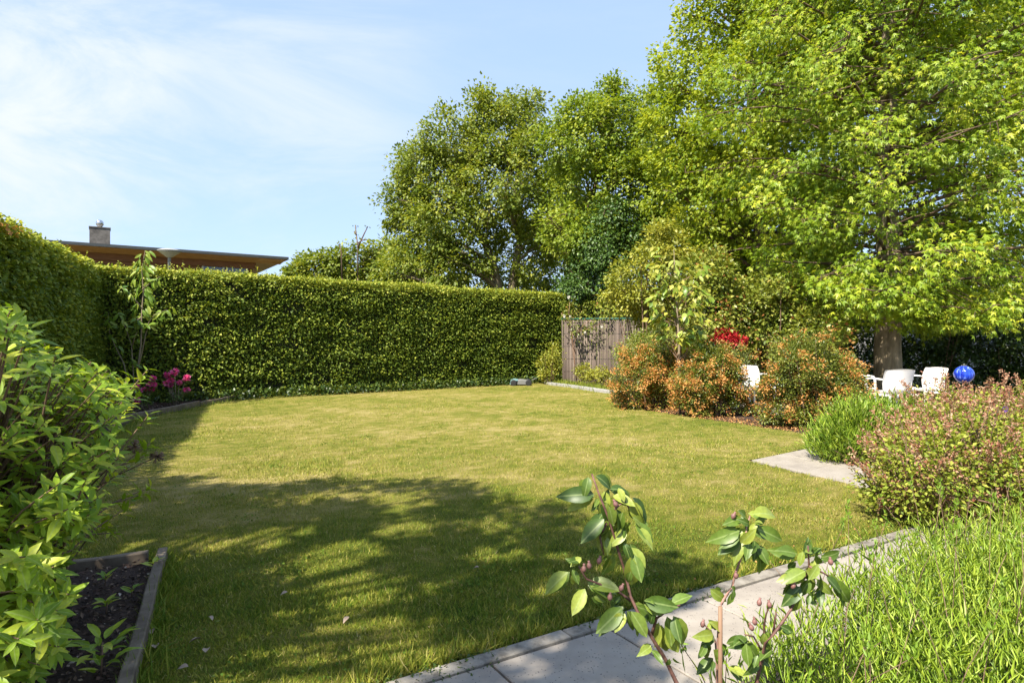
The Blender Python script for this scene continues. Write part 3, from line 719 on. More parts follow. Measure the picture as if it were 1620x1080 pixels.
YC = 18.5
trunkC = [([at(1215, 590, YC), at(1212, 440, YC), at(1200, 330, YC), at(1190, 180, YC), at(1185, 0, YC), at(1190, -150, YC)], [.26, .22, .20, .16, .10, .03])]
blC = px_blobs([(1092, 110, 56), (1075, 195, 56), (1130, 52, 58), (1180, -30, 90), (1165, 160, 105), (1105, 290, 80), (1240, 100, 120), (1185, 300, 80), (1270, -90, 120), (1225, -190, 90), (1060, 130, 32), (1125, 370, 50), (1240, 340, 70), (1330, 10, 110)], YC, .8)
tree('tall_tree', 'tall dense green tree left of and behind the sweetgum, its top cut by the frame', trunkC, blC, M['maple'], M['bark'], lsize=.125, n=1400, per=46, rad=.40, nb=80, seed=4)

# sweetgum with a stout trunk by the chairs: a broad layered cone of star leaves
GX, GY = 8.42, 14.0
def gum():
    root = empty('sweetgum_tree', (GX, GY, 0), 'large bright green sweetgum on a stout brown trunk behind the white chairs', 'tree')
    tb = Tubes()
    tp = [(GX, GY, -.1), (GX, GY, .25), (GX-.02, GY, 1.2), (GX+.03, GY, 2.6), (GX-.03, GY+.05, 4.8), (GX+.02, GY, 7.5), (GX, GY, 11), (GX, GY, 15.2)]
    tb.tube(tp, [.40, .30, .268, .25, .21, .16, .10, .02], 16)
    link('trunk', tb.mesh('trunk'), M['bark_pale'], root)
    def Rz(z): return np.interp(z, [1.2, 1.8, 2.6, 4.2, 6.0, 8.0, 11, 14, 15.4], [2.1, 2.9, 3.7, 4.2, 4.15, 3.7, 2.8, 1.4, .2])
    tb = Tubes(); C = []; OW = []; RD = []
    nl = 165
    for i in range(nl):
        z0 = 1.75+12.6*(i/nl)**1.02; az = i*2.39996+random.uniform(-.25, .25)
        r = float(Rz(z0))*random.uniform(.84, 1.07)
        rise = random.uniform(.0, .16) if z0 < 3.2 else .16+random.uniform(0, .42)+.2*(z0/15)
        pts = []
        for k in range(7):
            t = k/6; dz = rise*r*(t-.9*t*t*(1.25 if z0 < 3.2 else .75))
            pts.append(Vector((GX+math.cos(az+.12*math.sin(3*t+i))*r*t, GY+math.sin(az+.12*math.sin(3*t+i))*r*t, z0+dz)))
        br = .014+.010*r*(1-.4*i/nl)
        tb.tube(pts, [br*(1-.85*k/6) for k in range(7)], 5, False)
        nc = int(5+r*2.3)
        for k in range(nc):
            t = random.uniform(.16, 1.02) if k else 1.0
            f = min(t, .999)*6; a = pts[int(f)].lerp(pts[int(f)+1], f-int(f))
            w_ = .42*r*(1.05-t*.65)*random.uniform(-1, 1)
            p = a+Vector((-math.sin(az)*w_, math.cos(az)*w_, random.uniform(-.34, .20)-.05*abs(w_)))
            if p.z < 1.35: p.z = 1.35+random.uniform(0, .2)
            tb.tube([a, a.lerp(p, .5)+Vector((0, 0, .05)), p], [.012, .009, .004], 4, False)
            C.append(tuple(p)); OW.append((math.cos(az), math.sin(az), 0)); RD.append(random.uniform(.28, .56))
    for k in range(64):      # low drooping sprays that skirt the trunk
        az = -math.pi/2+random.uniform(-1.5, 1.5); r = random.uniform(.7, 3.0); z = random.uniform(1.62, 2.75)
        p = Vector((GX+math.cos(az)*r, GY+math.sin(az)*r, z)); a = Vector((GX+math.cos(az)*.2, GY+math.sin(az)*.2, min(z+.75, 3.3)))
        tb.tube([a, a.lerp(p, .55)+Vector((0, 0, .18)), p], [.016, .010, .004], 5, False)
        C.append(tuple(p)); OW.append((math.cos(az), math.sin(az), 0)); RD.append(random.uniform(.30, .50))
    link('limbs', tb.mesh('limbs'), M['bark'], root)
    C = np.array(C); OW = np.array(OW); RD = np.array(RD)
    l2 = Leaves()
    # leaves hang in tiers, star blades facing up and outwards
    per = 50
    idx = np.repeat(np.arange(len(C)), per); n = len(idx)
    off = unit(rnd(n))*(rng.random(n)**.5)[:, None]*RD[idx][:, None]*np.array([1, 1, .72])
    P = C[idx]+off
    D = OW[idx]*.55+unit(off)*.5+rnd(n, .4)+np.array([0, 0, -.55])
    Nn = np.array([0, 0, .8])+OW[idx]*.5+rnd(n, .38)
    sz = .124*(.6+.65*rng.random(n))
    cv = np.clip(.46+.15*rng.normal(size=len(C)), 0, 1)[idx]; vv = np.clip(cv+.18*rng.normal(size=n), 0, 1)
    front = (P[:, 1] < 11.6) & (P[:, 2] < 3.4) & (P[:, 0]/P[:, 1] < .80)
    show = np.zeros(n, bool); fi = np.nonzero(front)[0]; fi = fi[np.argsort(P[fi, 1]-sz[fi]*30)][:280]; show[fi] = True
    k = ~show
    l2.add(T_STAR5, P[k], D[k], Nn[k], sz[k], None, vv[k])
    tag(link('crown', l2.mesh('crown'), M['gum'], root), kind='stuff')
    sm = bpy.data.meshes.new('star_leaf'); sm.from_pydata([tuple(v) for v in T_STAR[0]], [], [tuple(f) for f in T_STAR[1][0]]); sm.materials.append(M['gum_o'])
    for i in fi: leaf_obj(sm, P[i], D[i], Nn[i], float(sz[i])*1.15, root)
gum()

# lower trees and shrubs behind the barberries
def shrub(name, label, blobs, mat, base, lsize=.06, n=160, per=40, rad=.2, T=T_LEAF, stems=14, stem_mat='twig', cat='shrub', extra=None, droop=.1, flat=.9, inner=.2, seed=0, group=None):
    base = Vector(base)
    root = empty(name, base, label, cat, group)
    P, u = sample_blobs(blobs, n, inner, seed)
    k_ = P[:, 2] > .06; P, u = P[k_], u[k_]
    tb = Tubes()
    for i in rng.permutation(len(P))[:stems]:
        t = Vector(P[i]); a = base+Vector((random.uniform(-.15, .15), random.uniform(-.12, .12), -.03))
        a.x = a.x*.55+t.x*.45; a.y = a.y*.55+t.y*.45
        m_ = a.lerp(t, .5)+Vector((random.uniform(-.06, .06), random.uniform(-.06, .06), .08))
        r = .006+.006*(t-a).length
        tb.tube([a, a.lerp(m_, .6), m_.lerp(t, .4), t], [r, r*.8, r*.6, r*.25], 5, False)
    link('stems', tb.mesh('stems'), M[stem_mat], root)
    l2 = Leaves(); crown_leaves(l2, P, rad*(.7+.6*rng.random(len(P))), per, T, lsize, droop, flat, u)
    tag(link('foliage', l2.mesh('foliage'), mat, root), kind='stuff')
    if extra: extra(root, P, u, base)
    return root
YG = 15.6
shrub('golden_shrub', 'tall pale golden green shrub beside the end of the reed fence', px_blobs([(1040, 392, 30), (1002, 440, 34), (1062, 440, 34), (1020, 475, 30), (1075, 400, 28), (1045, 360, 14), (990, 470, 24), (1040, 500, 34)], YG, .4), M['golden'], (at(1035, 620, YG).x, YG, 0), lsize=.085, n=340, per=34, rad=.30, stems=20, seed=5, flat=.6)
YM = 13.6
shrub('mixed_shrub', 'loose green shrub with a few rusty leaves right of the young tree', px_blobs([(1130, 482, 46), (1115, 440, 34), (1165, 500, 40), (1150, 540, 40), (1105, 530, 36)], YM, .4), M['mixed'], (at(1140, 630, YM).x, YM, 0), lsize=.08, n=420, per=36, rad=.25, stems=22, seed=6)
shrub('mixed_shrub', 'loose yellow green shrub left of the sweetgum trunk', px_blobs([(1210, 478, 48), (1258, 505, 44), (1215, 530, 50), (1290, 535, 36), (1240, 450, 30)], YM-.5, .4), M['mixed'], (at(1230, 630, YM-.5).x, YM-.5, 0), lsize=.082, n=440, per=36, rad=.25, stems=22, seed=7)
shrub('red_shrub', 'small shrub with bright crimson leaves above the middle barberry', px_blobs([(1148, 533, 12), (1163, 540, 9), (1137, 539, 7)], 12.6, .1), M['red'], (at(1150, 640, 12.6).x, 12.6, 0), lsize=.055, n=60, per=22, rad=.10, stems=8, seed=8)
# dark shrubbery in the shade behind the terrace
def band(lst, Y): return px_blobs(lst, Y, .5)
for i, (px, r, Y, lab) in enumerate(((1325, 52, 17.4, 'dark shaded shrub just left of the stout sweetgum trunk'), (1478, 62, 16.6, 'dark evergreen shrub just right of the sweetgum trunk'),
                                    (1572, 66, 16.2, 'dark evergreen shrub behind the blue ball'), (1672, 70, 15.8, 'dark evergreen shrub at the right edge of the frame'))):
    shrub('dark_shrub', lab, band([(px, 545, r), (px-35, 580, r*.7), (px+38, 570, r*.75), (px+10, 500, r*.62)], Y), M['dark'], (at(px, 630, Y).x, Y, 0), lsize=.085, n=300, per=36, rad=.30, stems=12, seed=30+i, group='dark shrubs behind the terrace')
# wooded belt seen between the trunks
for i, (px, py, r, Y, lab, mk) in enumerate(((1130, 470, 70, 24, 'shadowy tree low behind the golden shrub', 'ash'), (1290, 450, 80, 24, 'shadowy tree behind the sweetgum, seen left of its trunk', 'ash'), (1480, 420, 85, 25, 'shadowy tree behind the sweetgum, right of its trunk', 'oak'), (1640, 330, 105, 22, 'loose tree at the right edge of the frame', 'oak'), (1340, 180, 130, 23, 'tall tree behind the sweetgum, upper left of its trunk line', 'maple'), (1500, 120, 130, 24, 'tall tree behind the upper right of the sweetgum', 'ash'), (1640, 90, 120, 23, 'tall tree behind the sweetgum at the top right corner', 'maple'), (1110, 330, 85, 22.5, 'leafy tree between the tall tree and the golden shrub', 'maple'), (1235, 365, 95, 21.5, 'leafy tree low between the tall tree and the sweetgum', 'maple'), (895, 360, 62, 31, 'tree filling the gap low between the two-stemmed tree and the rounded tree', 'oak'))):
    tree('belt_tree', lab, [([at(px, 590, Y), at(px+4, py+40, Y), at(px, py-40, Y)], [.2, .15, .04])], px_blobs([(px, py, r), (px-r*.6, py+r*.4, r*.6), (px+r*.6, py+r*.3, r*.6), (px, py-r*.6, r*.6)], Y, .6), M[mk], M['bark_pale'], lsize=.17, n=300, per=34, rad=.5, nb=24, seed=40+i, group='trees behind the garden')
# far trees left of the two-stemmed tree
for i, (lst, Y, lab) in enumerate((([(500, 425, 30), (475, 432, 18), (530, 415, 22)], 31, 'low bushy tree right of the brown roof corner'), ([(575, 415, 32), (610, 400, 28), (555, 428, 30)], 32, 'low bushy tree with bare twigs above it left of the tall trees'),
                                   ([(645, 425, 40), (690, 430, 40), (620, 440, 30)], 30, 'bushy growth under the left side of the two-stemmed tree'), ([(925, 455, 40), (890, 430, 40), (835, 425, 44), (770, 430, 40), (800, 400, 30), (720, 435, 36)], 31, 'bushy growth behind the right half of the hedge'))):
    tree('bushy_tree', lab, [([at(lst[0][0], 590, Y), at(lst[0][0], lst[0][1], Y)], [.16, .05])], px_blobs(lst+[(q[0], q[1]+45, q[2]*1.1) for q in lst], Y, .5), M['oak'], M['bark'], lsize=.19, n=260, per=36, rad=.45, nb=24, seed=50+i, group='bushy trees beyond the hedge')
tb = Tubes(); Yt = 26.0
for pl in ([(566, 440), (566, 390), (562, 356)], [(566, 392), (575, 372), (582, 358)], [(566, 385), (573, 380), (581, 379)], [(564, 372), (560, 366)], [(541, 440), (540, 400), (537, 386)]):
    tb.tube([at(x, y, Yt) for x, y in pl], [.035*(1-.7*i/len(pl)) for i in range(len(pl))], 5)
tr = empty('bare_sapling', (at(566, 590, Yt).x, Yt, 0), 'thin bare sapling sticking up above the far bushes against the sky', 'sapling')
tb.tube([(at(566, 590, Yt).x, Yt, 0), at(566, 440, Yt)], [.05, .035], 6); tb.tube([(at(566, 590, Yt).x-.2, Yt, 0), at(541, 440, Yt)], [.05, .035], 6)
link('stem', tb.mesh('stem'), M['bark'], tr)
lt = Leaves(); C = np.array([list(at(x, y, Yt)) for x, y in ((562, 357), (581, 359), (580, 379), (537, 388), (561, 366))])
crown_leaves(lt, C, np.full(len(C), .10), 6, T_LEAF, .10); tag(link('foliage', lt.mesh('foliage'), M['oak'], tr), kind='stuff')

# the big garden tree to the left of the viewer whose shade falls on the lawn
def shade_tree():
    mask = [tuple(gnd(x, y)[:2]) for x, y in ((165, 850), (215, 785), (292, 742), (318, 770), (350, 768), (430, 772), (500, 757), (560, 758), (592, 742), (604, 762), (720, 760), (770, 785), (835, 803), (905, 795), (925, 850), (1000, 868), (1060, 878), (1135, 912), (1100, 950), (1010, 1000), (1060, 1080))]
    mask += [(.5, 2.1), (.3, 1.3), (.0, 1.4), (-.25, 2.4), (-.35, 3.1), (-.75, 3.7), (-1.4, 4.2), (-2.2, 4.25)]
    holes = [(345, 892, 55, 22), (500, 962, 75, 26), (565, 868, 60, 14), (640, 838, 40, 10), (690, 930, 34, 12), (705, 985, 34, 9), (450, 842, 34, 9), (905, 1012, 26, 14), (850, 1055, 36, 16), (950, 1050, 30, 16), (790, 1040, 30, 12), (300, 960, 30, 16), (420, 1020, 40, 16), (1120, 985, 60, 26), (1040, 975, 40, 10), (780, 880, 40, 9), (880, 880, 30, 8), (560, 1030, 30, 12), (980, 900, 30, 8), (870, 935, 34, 9), (1000, 1000, 24, 8), (700, 1060, 30, 12)]
    n = 300; xs = [p[0] for p in mask]; ys = [p[1] for p in mask]
    gx = rng.uniform(min(xs), max(xs), n*6); gy = rng.uniform(min(ys), max(ys), n*6)
    ok = in_poly(gx, gy, mask)
    ok &= seg_dist(gx, gy, mask) > .10
    ok &= (pnoise(gx, gy, 77, 5.5) > .10) | (seg_dist(gx, gy, mask) < .3)
    gx, gy = gx[ok][:n], gy[ok][:n]; h = rng.uniform(4.4, 7.4, len(gx))
    C = np.stack([gx+sx/sz*h, gy+sy/sz*h, h], -1)
    root = empty('shade_tree', (-5.2, -1.4, 0), 'broad leafy garden tree left of the viewer that shades the lawn', 'tree')
    tb = Tubes(); tb.tube([(-5.2, -1.4, -.1), (-5.1, -1.3, 1.5), (-4.9, -1.1, 3.2), (-4.6, -.6, 5.0), (-4.4, -.2, 7)], [.28, .22, .19, .13, .03], 10)
    link('trunk', tb.mesh('trunk'), M['bark'], root)
    tb = Tubes()
    for c in C[rng.permutation(len(C))[:60]]:
        c = Vector(c); a = Vector((-4.75, -.9, min(4.8, max(3.0, c.z-1.6)))); m_ = a.lerp(c, .5)+Vector((0, 0, .35))
        tb.tube([a, a.lerp(m_, .6), m_.lerp(c, .5), c], [.045, .035, .02, .006], 5, False)
    link('limbs', tb.mesh('limbs'), M['bark'], root)
    l2 = Leaves(); per = 30; idx = np.repeat(np.arange(len(C)), per); m = len(idx)
    P = C[idx]+unit(rnd(m))*(rng.random(m)**.5*.27)[:, None]
    q = P[:, 2]/sz; gx2 = P[:, 0]-sx*q; gy2 = P[:, 1]-sy*q         # where each leaf's shade lands
    keep = np.ones(m, bool)
    Yp = np.maximum(gy2, .3); pxx = 810+gx2/Yp*FPX; pyy = 540+CAM_H*FPX/Yp
    for (hx, hy, hw, hh) in holes: keep &= ~(((pxx-hx)/hw)**2+((pyy-hy)/hh)**2 < (.9+.6*rng.random(m)))
    P = P[keep]; m = len(P)
    l2.add(T_LEAF, P, rnd(m)+np.array([0, 0, -.3]), rnd(m, .5)+np.array([0, 0, 1]), .12*(.6+.7*rng.random(m)))
    tag(link('crown', l2.mesh('crown'), M['ash'], root), kind='stuff')
shade_tree()

# ------------------------------------------------------------------ buildings
def brown_house():
    Cn = Vector((-8.96, 25.0, 0)); u = Vector((-.836, -.549, 0)); v = Vector((-.549, .836, 0)); z1 = 4.66
    Lu, Lv = 12.5, 9.0
    root = empty('brown_house', Cn+u*Lu/2+v*Lv/2, 'flat roofed brown timber house beyond the back hedge', 'house')
    mid = Cn+u*Lu/2+v*Lv/2
    g = Geo(); g.obox((mid.x, mid.y, z1-.035), u*Lu/2, v*Lv/2, (0, 0, .035)); link('roof', g.mesh('roof'), M['felt'], root)
    g = Geo()
    g.obox(Cn+u*Lu/2-v*.02+Vector((0, 0, z1-.045)), u*(Lu/2+.03), v*.02, (0, 0, .05)); g.obox(Cn+v*Lv/2-u*.02+Vector((0, 0, z1-.045)), v*(Lv/2), u*.02, (0, 0, .05))
    link('roof_trim', g.mesh('roof_trim'), M['felt'], root)
    for k in range(7):      # eaves boards seen from below
        s = .06+k*.15
        g = Geo(); c = Cn+u*Lu/2+v*(s+.07)+Vector((0, 0, z1-.10-.012*k)); g.obox(c, u*(Lu/2-.05), v*.066, (0, 0, .012)); link('soffit_board', g.mesh('soffit_board'), M['soffit'], root)
    g = Geo(); c = Cn+u*.55+v*Lv/2+Vector((0, 0, z1-.125)); g.obox(c, u*.5, v*(Lv/2-.1), (0, 0, .012)); link('soffit_board', g.mesh('side_soffit'), M['soffit'], root)
    # walls, planked
    for k in range(14):
        g = Geo(); zz = .2+k*.30
        if zz > z1-.50: break
        c = Cn+u*(1.1+(Lu-2.2)/2)+v*1.25+Vector((0, 0, zz+.15)); g.obox(c, u*(Lu-2.2)/2, v*.10, (0, 0, .144)); link('wall_plank', g.mesh('wall_plank'), M['timber'], root)
    g = Geo(); c = mid+Vector((0, 0, z1/2-.1)); g.obox(c+v*.2+Vector((0, 0, .015)), u*(Lu/2-1.15), v*(Lv/2-1.2), (0, 0, z1/2-.10)); link('wall', g.mesh('wall'), M['timber'], root)
    g = Geo(); c = Cn+u*(Lu/2)+v*1.08+Vector((0, 0, z1-.31)); g.obox(c, u*(Lu/2-1.0), v*.05, (0, 0, .12)); link('beam', g.mesh('beam'), M['timber'], root)
    for k in range(2):
        s = 1.3+k*.86
        c = Cn+u*(s+.40)+v*1.11+Vector((0, 0, z1-1.03+.19))
        w_ = empty  # window frame with its pane
        g = Geo()
        for (du_, dz, hu, hz) in ((-.37, 0, .035, .5), (.37, 0, .035, .5), (0, .465, .335, .035), (0, -.465, .335, .035)):
            g.obox(c+u*du_+Vector((0, 0, dz)), u*hu, v*.045, (0, 0, hz))
        fr = link('window', g.mesh('window'), M['frame'], root)
        g = Geo(); g.obox(c+v*.02, u*.334, v*.008, (0, 0, .429)); link('pane', g.mesh('pane'), M['glass'], fr)
    g = Geo(); c = at(158, 372, 24.0); hw = .33
    g.obox((c.x, c.y, 5.13), u*hw, v*hw, (0, 0, .47), .015); g.obox((c.x, c.y, 5.62), u*(hw+.02), v*(hw+.02), (0, 0, .02))
    ch = link('chimney', g.mesh('chimney'), M['stone_ch'], root)
    V, F = lathe([(.03, -.14), (.08, -.13), (.08, -.08), (.10, -.08)]+[(.135*math.cos(a), .135*math.sin(a)+.03) for a in [R(x) for x in range(-50, 90, 10)]]+[(.01, .165)], 20)
    g = Geo(); g.raw([(c.x+x, c.y+y, 5.79+z) for x, y, z in V], F); link('cowl', g.mesh('cowl', True), M['steel'], ch)
brown_house()
def street_lamp():
    c = at(268, 398, 17.0); root = empty('street_lamp', (c.x, c.y, 0), 'mushroom-headed grey lamp post just behind the hedge in front of the brown roof', 'street lamp')
    V, F = lathe([(.06, 0), (.055, .9), (.042, .92), (.040, c.z-.17), (.055, c.z-.16), (.055, c.z-.10)], 14)
    g = Geo(); g.raw([(c.x+x, c.y+y, z) for x, y, z in V], F); link('post', g.mesh('post', True), M['lampgrey'], root)
    V, F = lathe([(.06, -.16), (.09, -.14), (.15, -.09), (.24, -.03), (.275, .0)], 28)
    g = Geo(); g.raw([(c.x+x, c.y+y, c.z+z) for x, y, z in V], F); link('lamp_shade', g.mesh('lamp_shade', True), M['lampglass'], root)
    V, F = lathe([(.27, .0), (.30, .006), (.298, .025), (.20, .06), (.09, .078), (.01, .083)], 28)
    g = Geo(); g.raw([(c.x+x, c.y+y, c.z+z) for x, y, z in V], F); link('cap', g.mesh('cap', True), M['lampgrey'], root)
street_lamp()
def grey_house():
    c = Vector((23.0, 31.0, 0)); root = empty('grey_house', c, 'pale grey house glimpsed through the leaves at the far right', 'house')
    g = Geo(); g.box(c.x-5, c.x+6, c.y, c.y+7, 0, 3.0); link('wall', g.mesh('wall'), M['greywall'], root)
    g = Geo(); g.raw([(c.x-5.4, c.y-.4, 2.95), (c.x+6.4, c.y-.4, 2.95), (c.x+6.4, c.y+7.4, 2.95), (c.x-5.4, c.y+7.4, 2.95), (c.x-5.4, c.y+3.5, 5.2), (c.x+6.4, c.y+3.5, 5.2)], [(0, 1, 5, 4), (2, 3, 4, 5), (0, 4, 3), (1, 2, 5), (3, 2, 1, 0)]); link('roof', g.mesh('roof'), M['greyroof'], root)
    for x in (-3.2, .2, 3.4):
        g = Geo(); g.box(c.x+x, c.x+x+1.3, c.y-.03, c.y+.02, .9, 2.2); f = link('window', g.mesh('window'), M['frame'], root)
        g = Geo(); g.box(c.x+x+.08, c.x+x+1.22, c.y-.038, c.y-.031, .98, 2.12); link('pane', g.mesh('pane'), M['glass'], f)
grey_house()

# ------------------------------------------------------------------ reed fence and what grows on it
def reed_fence():
    a = Vector((1.62, 20.0, 0)); b = Vector((5.2, 19.4, 0)); d = (b-a).normalized(); nn = Vector((d.y, -d.x, 0)); Ln = (b-a).length; hgt = 2.02
    root = empty('reed_fence', a.lerp(b, .5), 'reed screen fence with a thin green top rail at the end of the hedge', 'fence')
    V = []; F = []; vv = []
    k = 0
    for i in range(int(Ln/.016)):
        s = i*.016+random.uniform(-.004, .004); c = a+d*s+nn*random.uniform(-.01, .01); r = random.uniform(.006, .011); top = hgt-random.uniform(.02, .09); val = min(1, max(0, random.gauss(.5+.16*math.sin(s*2.2), .2)))
        ln = Vector((random.uniform(-.02, .02), 0, 0)); n0 = len(V)
        for z, q in ((0, Vector()), (top, ln)):
            V += [tuple(c-d*r+q+Vector((0, 0, z))), tuple(c+nn*r+q+Vector((0, 0, z))), tuple(c+d*r+q+Vector((0, 0, z))), tuple(c-nn*r+q+Vector((0, 0, z)))]
        F += [(n0+j, n0+(j+1) % 4, n0+4+(j+1) % 4, n0+4+j) for j in range(4)]+[(n0+4, n0+5, n0+6, n0+7)]
        vv += [val]*8
    tag(link('reeds', np_mesh('reeds', V, [np.array([f for f in F])], vv), M['reed'], root), kind='stuff')
    tb = Tubes()
    for z in (.35, .75, 1.15, 1.55, 1.9):
        tb.tube([a+nn*.013+Vector((0, 0, z)), b+nn*.013+Vector((0, 0, z))], .004, 5)
    link('wire', tb.mesh('wire'), M['black'], root)
    tb = Tubes(); tb.tube([a+Vector((-.05, 0, hgt)), b+Vector((0, 0, hgt))], .022, 8); link('rail', tb.mesh('rail'), M['green_metal'], root)
    for s in (0.02, .5, .98):
        tb = Tubes(); p = a.lerp(b, s)-nn*.05; tb.tube([p, p+Vector((0, 0, hgt+.03))], .024, 8); link('post', tb.mesh('post'), M['green_metal'], root)
reed_fence()
hedge('hedge', 'lower pale green hedge looking over the reed fence', (1.3, 21.1), (6.2, 20.3), 2.62, .9, 520, .085, 700)

def rose():
    Y = 19.55
    root = empty('climbing_rose', (at(905, 600, Y).x, Y, 0), 'climbing rose with bare stems and a few white blooms on the reed fence', 'climbing plant')
    tb = Tubes()
    lines = [[(912, 604), (909, 570), (908, 545), (914, 525), (925, 512), (936, 505)], [(912, 600), (907, 560), (903, 520), (900, 495), (902, 470)], [(911, 560), (906, 540), (906, 525)], [(914, 525), (930, 520), (950, 512)], [(903, 520), (893, 505), (888, 495)]]
    for pl in lines: tb.tube([at(x, y, Y-.05*i) for i, (x, y) in enumerate(pl)], [.014*(1-.1*i) for i in range(len(pl))], 5)
    link('stem', tb.mesh('stem'), M['stake'], root)
    l2 = Leaves(); C = []
    for pl in lines:
        for (x0, y0), (x1, y1) in zip(pl[:-1], pl[1:]):
            for k in range(3):
                t = random.random(); x = x0+(x1-x0)*t; y = y0+(y1-y0)*t
                if y < 530: C.append(list(at(x+random.uniform(-7, 7), y+random.uniform(-7, 7), Y-.1+random.uniform(-.08, .08))))
    for k in range(26): C.append(list(at(random.uniform(885, 960), random.uniform(478, 508), Y-.1)))
    C = np.array(C); crown_leaves(l2, C, np.full(len(C), .12), 16, T_LEAF, .06); tag(link('foliage', l2.mesh('foliage'), M['mixed'], root), kind='stuff')
    for (x, y) in ((900, 470), (893, 500), (902, 501), (925, 526), (953, 517)):
        lp = Leaves(); c = np.array(at(x, y, Y-.25)); n = 16
        lp.add(T_LEAF, np.repeat(c[None], n, 0)+rnd(n, .012), rnd(n)+np.array([0, -.5, .2]), rnd(n), .05, .075)
        link('bloom', lp.mesh('bloom'), M['white_fl'], root)
rose()
shrub('small_shrub', 'small fresh green upright shrub in front of the hedge end', px_blobs([(872, 560, 14), (866, 580, 14), (880, 575, 13), (872, 595, 15), (882, 548, 9)], 18.9, .15), M['golden'], (at(872, 608, 18.9).x, 18.9, 0), lsize=.06, n=90, per=26, rad=.16, stems=12, seed=60)
for i, (px, py, lab) in enumerate(((922, 585, 'leafy clump at the foot of the reed fence, nearest the rose stem'), (938, 590, 'leafy clump at the foot of the reed fence, in the middle'), (954, 588, 'leafy clump at the foot of the reed fence, beside the barberry'))):
    Y = 18.6-.3*i
    shrub('leafy_plant', lab, px_blobs([(px, py, 9), (px+3, py+9, 9), (px-3, py+5, 7)], Y, .1), M['golden'], (at(px, 610, Y).x, Y, 0), lsize=.055, n=34, per=24, rad=.12, stems=6, seed=70+i, cat='plant', group='plants at the foot of the reed fence')
lg = Leaves(); n = 2600
t = rng.random(n); P = np.array(ka)+(np.array(kc)-np.array(ka))*t[:, None]+np.array([.16, .12, 0])+rnd(n)*np.array([.12, .12, 0])
lg.add(T_BLADE, P, rnd(n, .4)+np.array([0, 0, 1]), rnd(n), .16*(.5+rng.random(n)), .012, np.clip(.35+.2*rng.normal(size=n), 0, 1))
tag(link('edging_grass', lg.mesh('edging_grass'), M['grass']), label='strip of taller grass behind the grey stone edging', kind='stuff')
lg = Leaves(); n = 3800     # weeds at the foot of the back hedge
t = rng.random(n); pa, pb = np.array([HB0[0]+.3, HB0[1]+.05, 0]), np.array([1.5, 20.1, 0])
P = pa+(pb-pa)*t[:, None]+np.array([.62, -.785, 0])*(.02+.20*rng.random(n))[:, None]; P[:, 2] = rng.random(n)*.22
lg.add(T_LEAF, P, rnd(n)+np.array([.3, -.4, .3]), rnd(n, .6)+np.array([0, 0, 1]), .07*(.5+rng.random(n)))
tag(link('hedge_weeds', lg.mesh('hedge_weeds'), M['dark']), label='low ground ivy and weeds along the foot of the back hedge', kind='stuff')

def mower():
    c = gnd(822, 606); c = Vector((at(822, 606, 18.6).x, 18.6, 0)); root = empty('robot_mower', c, 'low robot lawn mower with pale blue nose parked under the hedge', 'lawn mower', rz=.5)
    def sh(name, prof, mat, sxl, z0=0):
        g = Geo(); V = []; F = []; m = len(prof)
        for j, yw in enumerate((-.24, -.21, 0, .21, .24)):
            k = (0.86, 1, 1.03, 1, .86)[j]
            for x, z in prof: V.append((c.x+x*sxl*.8, c.y+yw, z0+z*k*.8))
        for j in range(4):
            for i in range(m): F.append((j*m+i, j*m+(i+1) % m, (j+1)*m+(i+1) % m, (j+1)*m+i))
        F.append(tuple(range(m))[::-1]); F.append(tuple(4*m+i for i in range(m)))
        g.raw(V, F); return link(name, g.mesh(name), mat, root)
    sh('body', [(-.30, .06), (.36, .06), (.40, .12), (.34, .19), (.05, .23), (-.22, .20), (-.31, .13)], M['mgrey'], 1)
    sh('nose_cover', [(-.36, .05), (-.10, .05), (-.06, .22), (-.20, .245), (-.33, .18)], M['mower'], 1, .004)
    for x in (-.18, .26):
        for y in (-.27, .27):
            V, F = lathe([(.05, -.025), (.09, -.02), (.09, .02), (.05, .025)], 16); g = Geo(); g.raw([(c.x+x+a, c.y+y+z, .09+b) for a, b, z in V], F); link('wheel', g.mesh('wheel'), M['black'], root)
    tb = Tubes(); tb.tube([(c.x+.36, c.y, .14), (c.x+.46, c.y, .20), (c.x+.52, c.y, .21)], .012, 6); link('handle', tb.mesh('handle'), M['mgrey'], root)
mower()

# ------------------------------------------------------------------ chairs and the blue ball
def sheet(V, nu, nv, thick):
    """closed sheet of given thickness from a grid of points nu x nv"""
    G = np.array(V).reshape(nu, nv, 3)
    du_ = np.gradient(G, axis=0); dv_ = np.gradient(G, axis=1); nn = unit(np.cross(du_, dv_))
    A = (G+nn*thick/2).reshape(-1, 3); B = (G-nn*thick/2).reshape(-1, 3); m = nu*nv; F = []
    for i in range(nu-1):
        for j in range(nv-1):
            q = (i*nv+j, i*nv+j+1, (i+1)*nv+j+1, (i+1)*nv+j); F.append(q[::-1]); F.append(tuple(m+k for k in q))
    rim = [i*nv for i in range(nu)]+[(nu-1)*nv+j for j in range(1, nv)]+[i*nv+nv-1 for i in range(nu-2, -1, -1)]+[j for j in range(nv-2, 0, -1)]
    for a_, b_ in zip(rim, rim[1:]+rim[:1]): F.append((a_, b_, m+b_, m+a_))
    return np.concatenate([A, B]), F
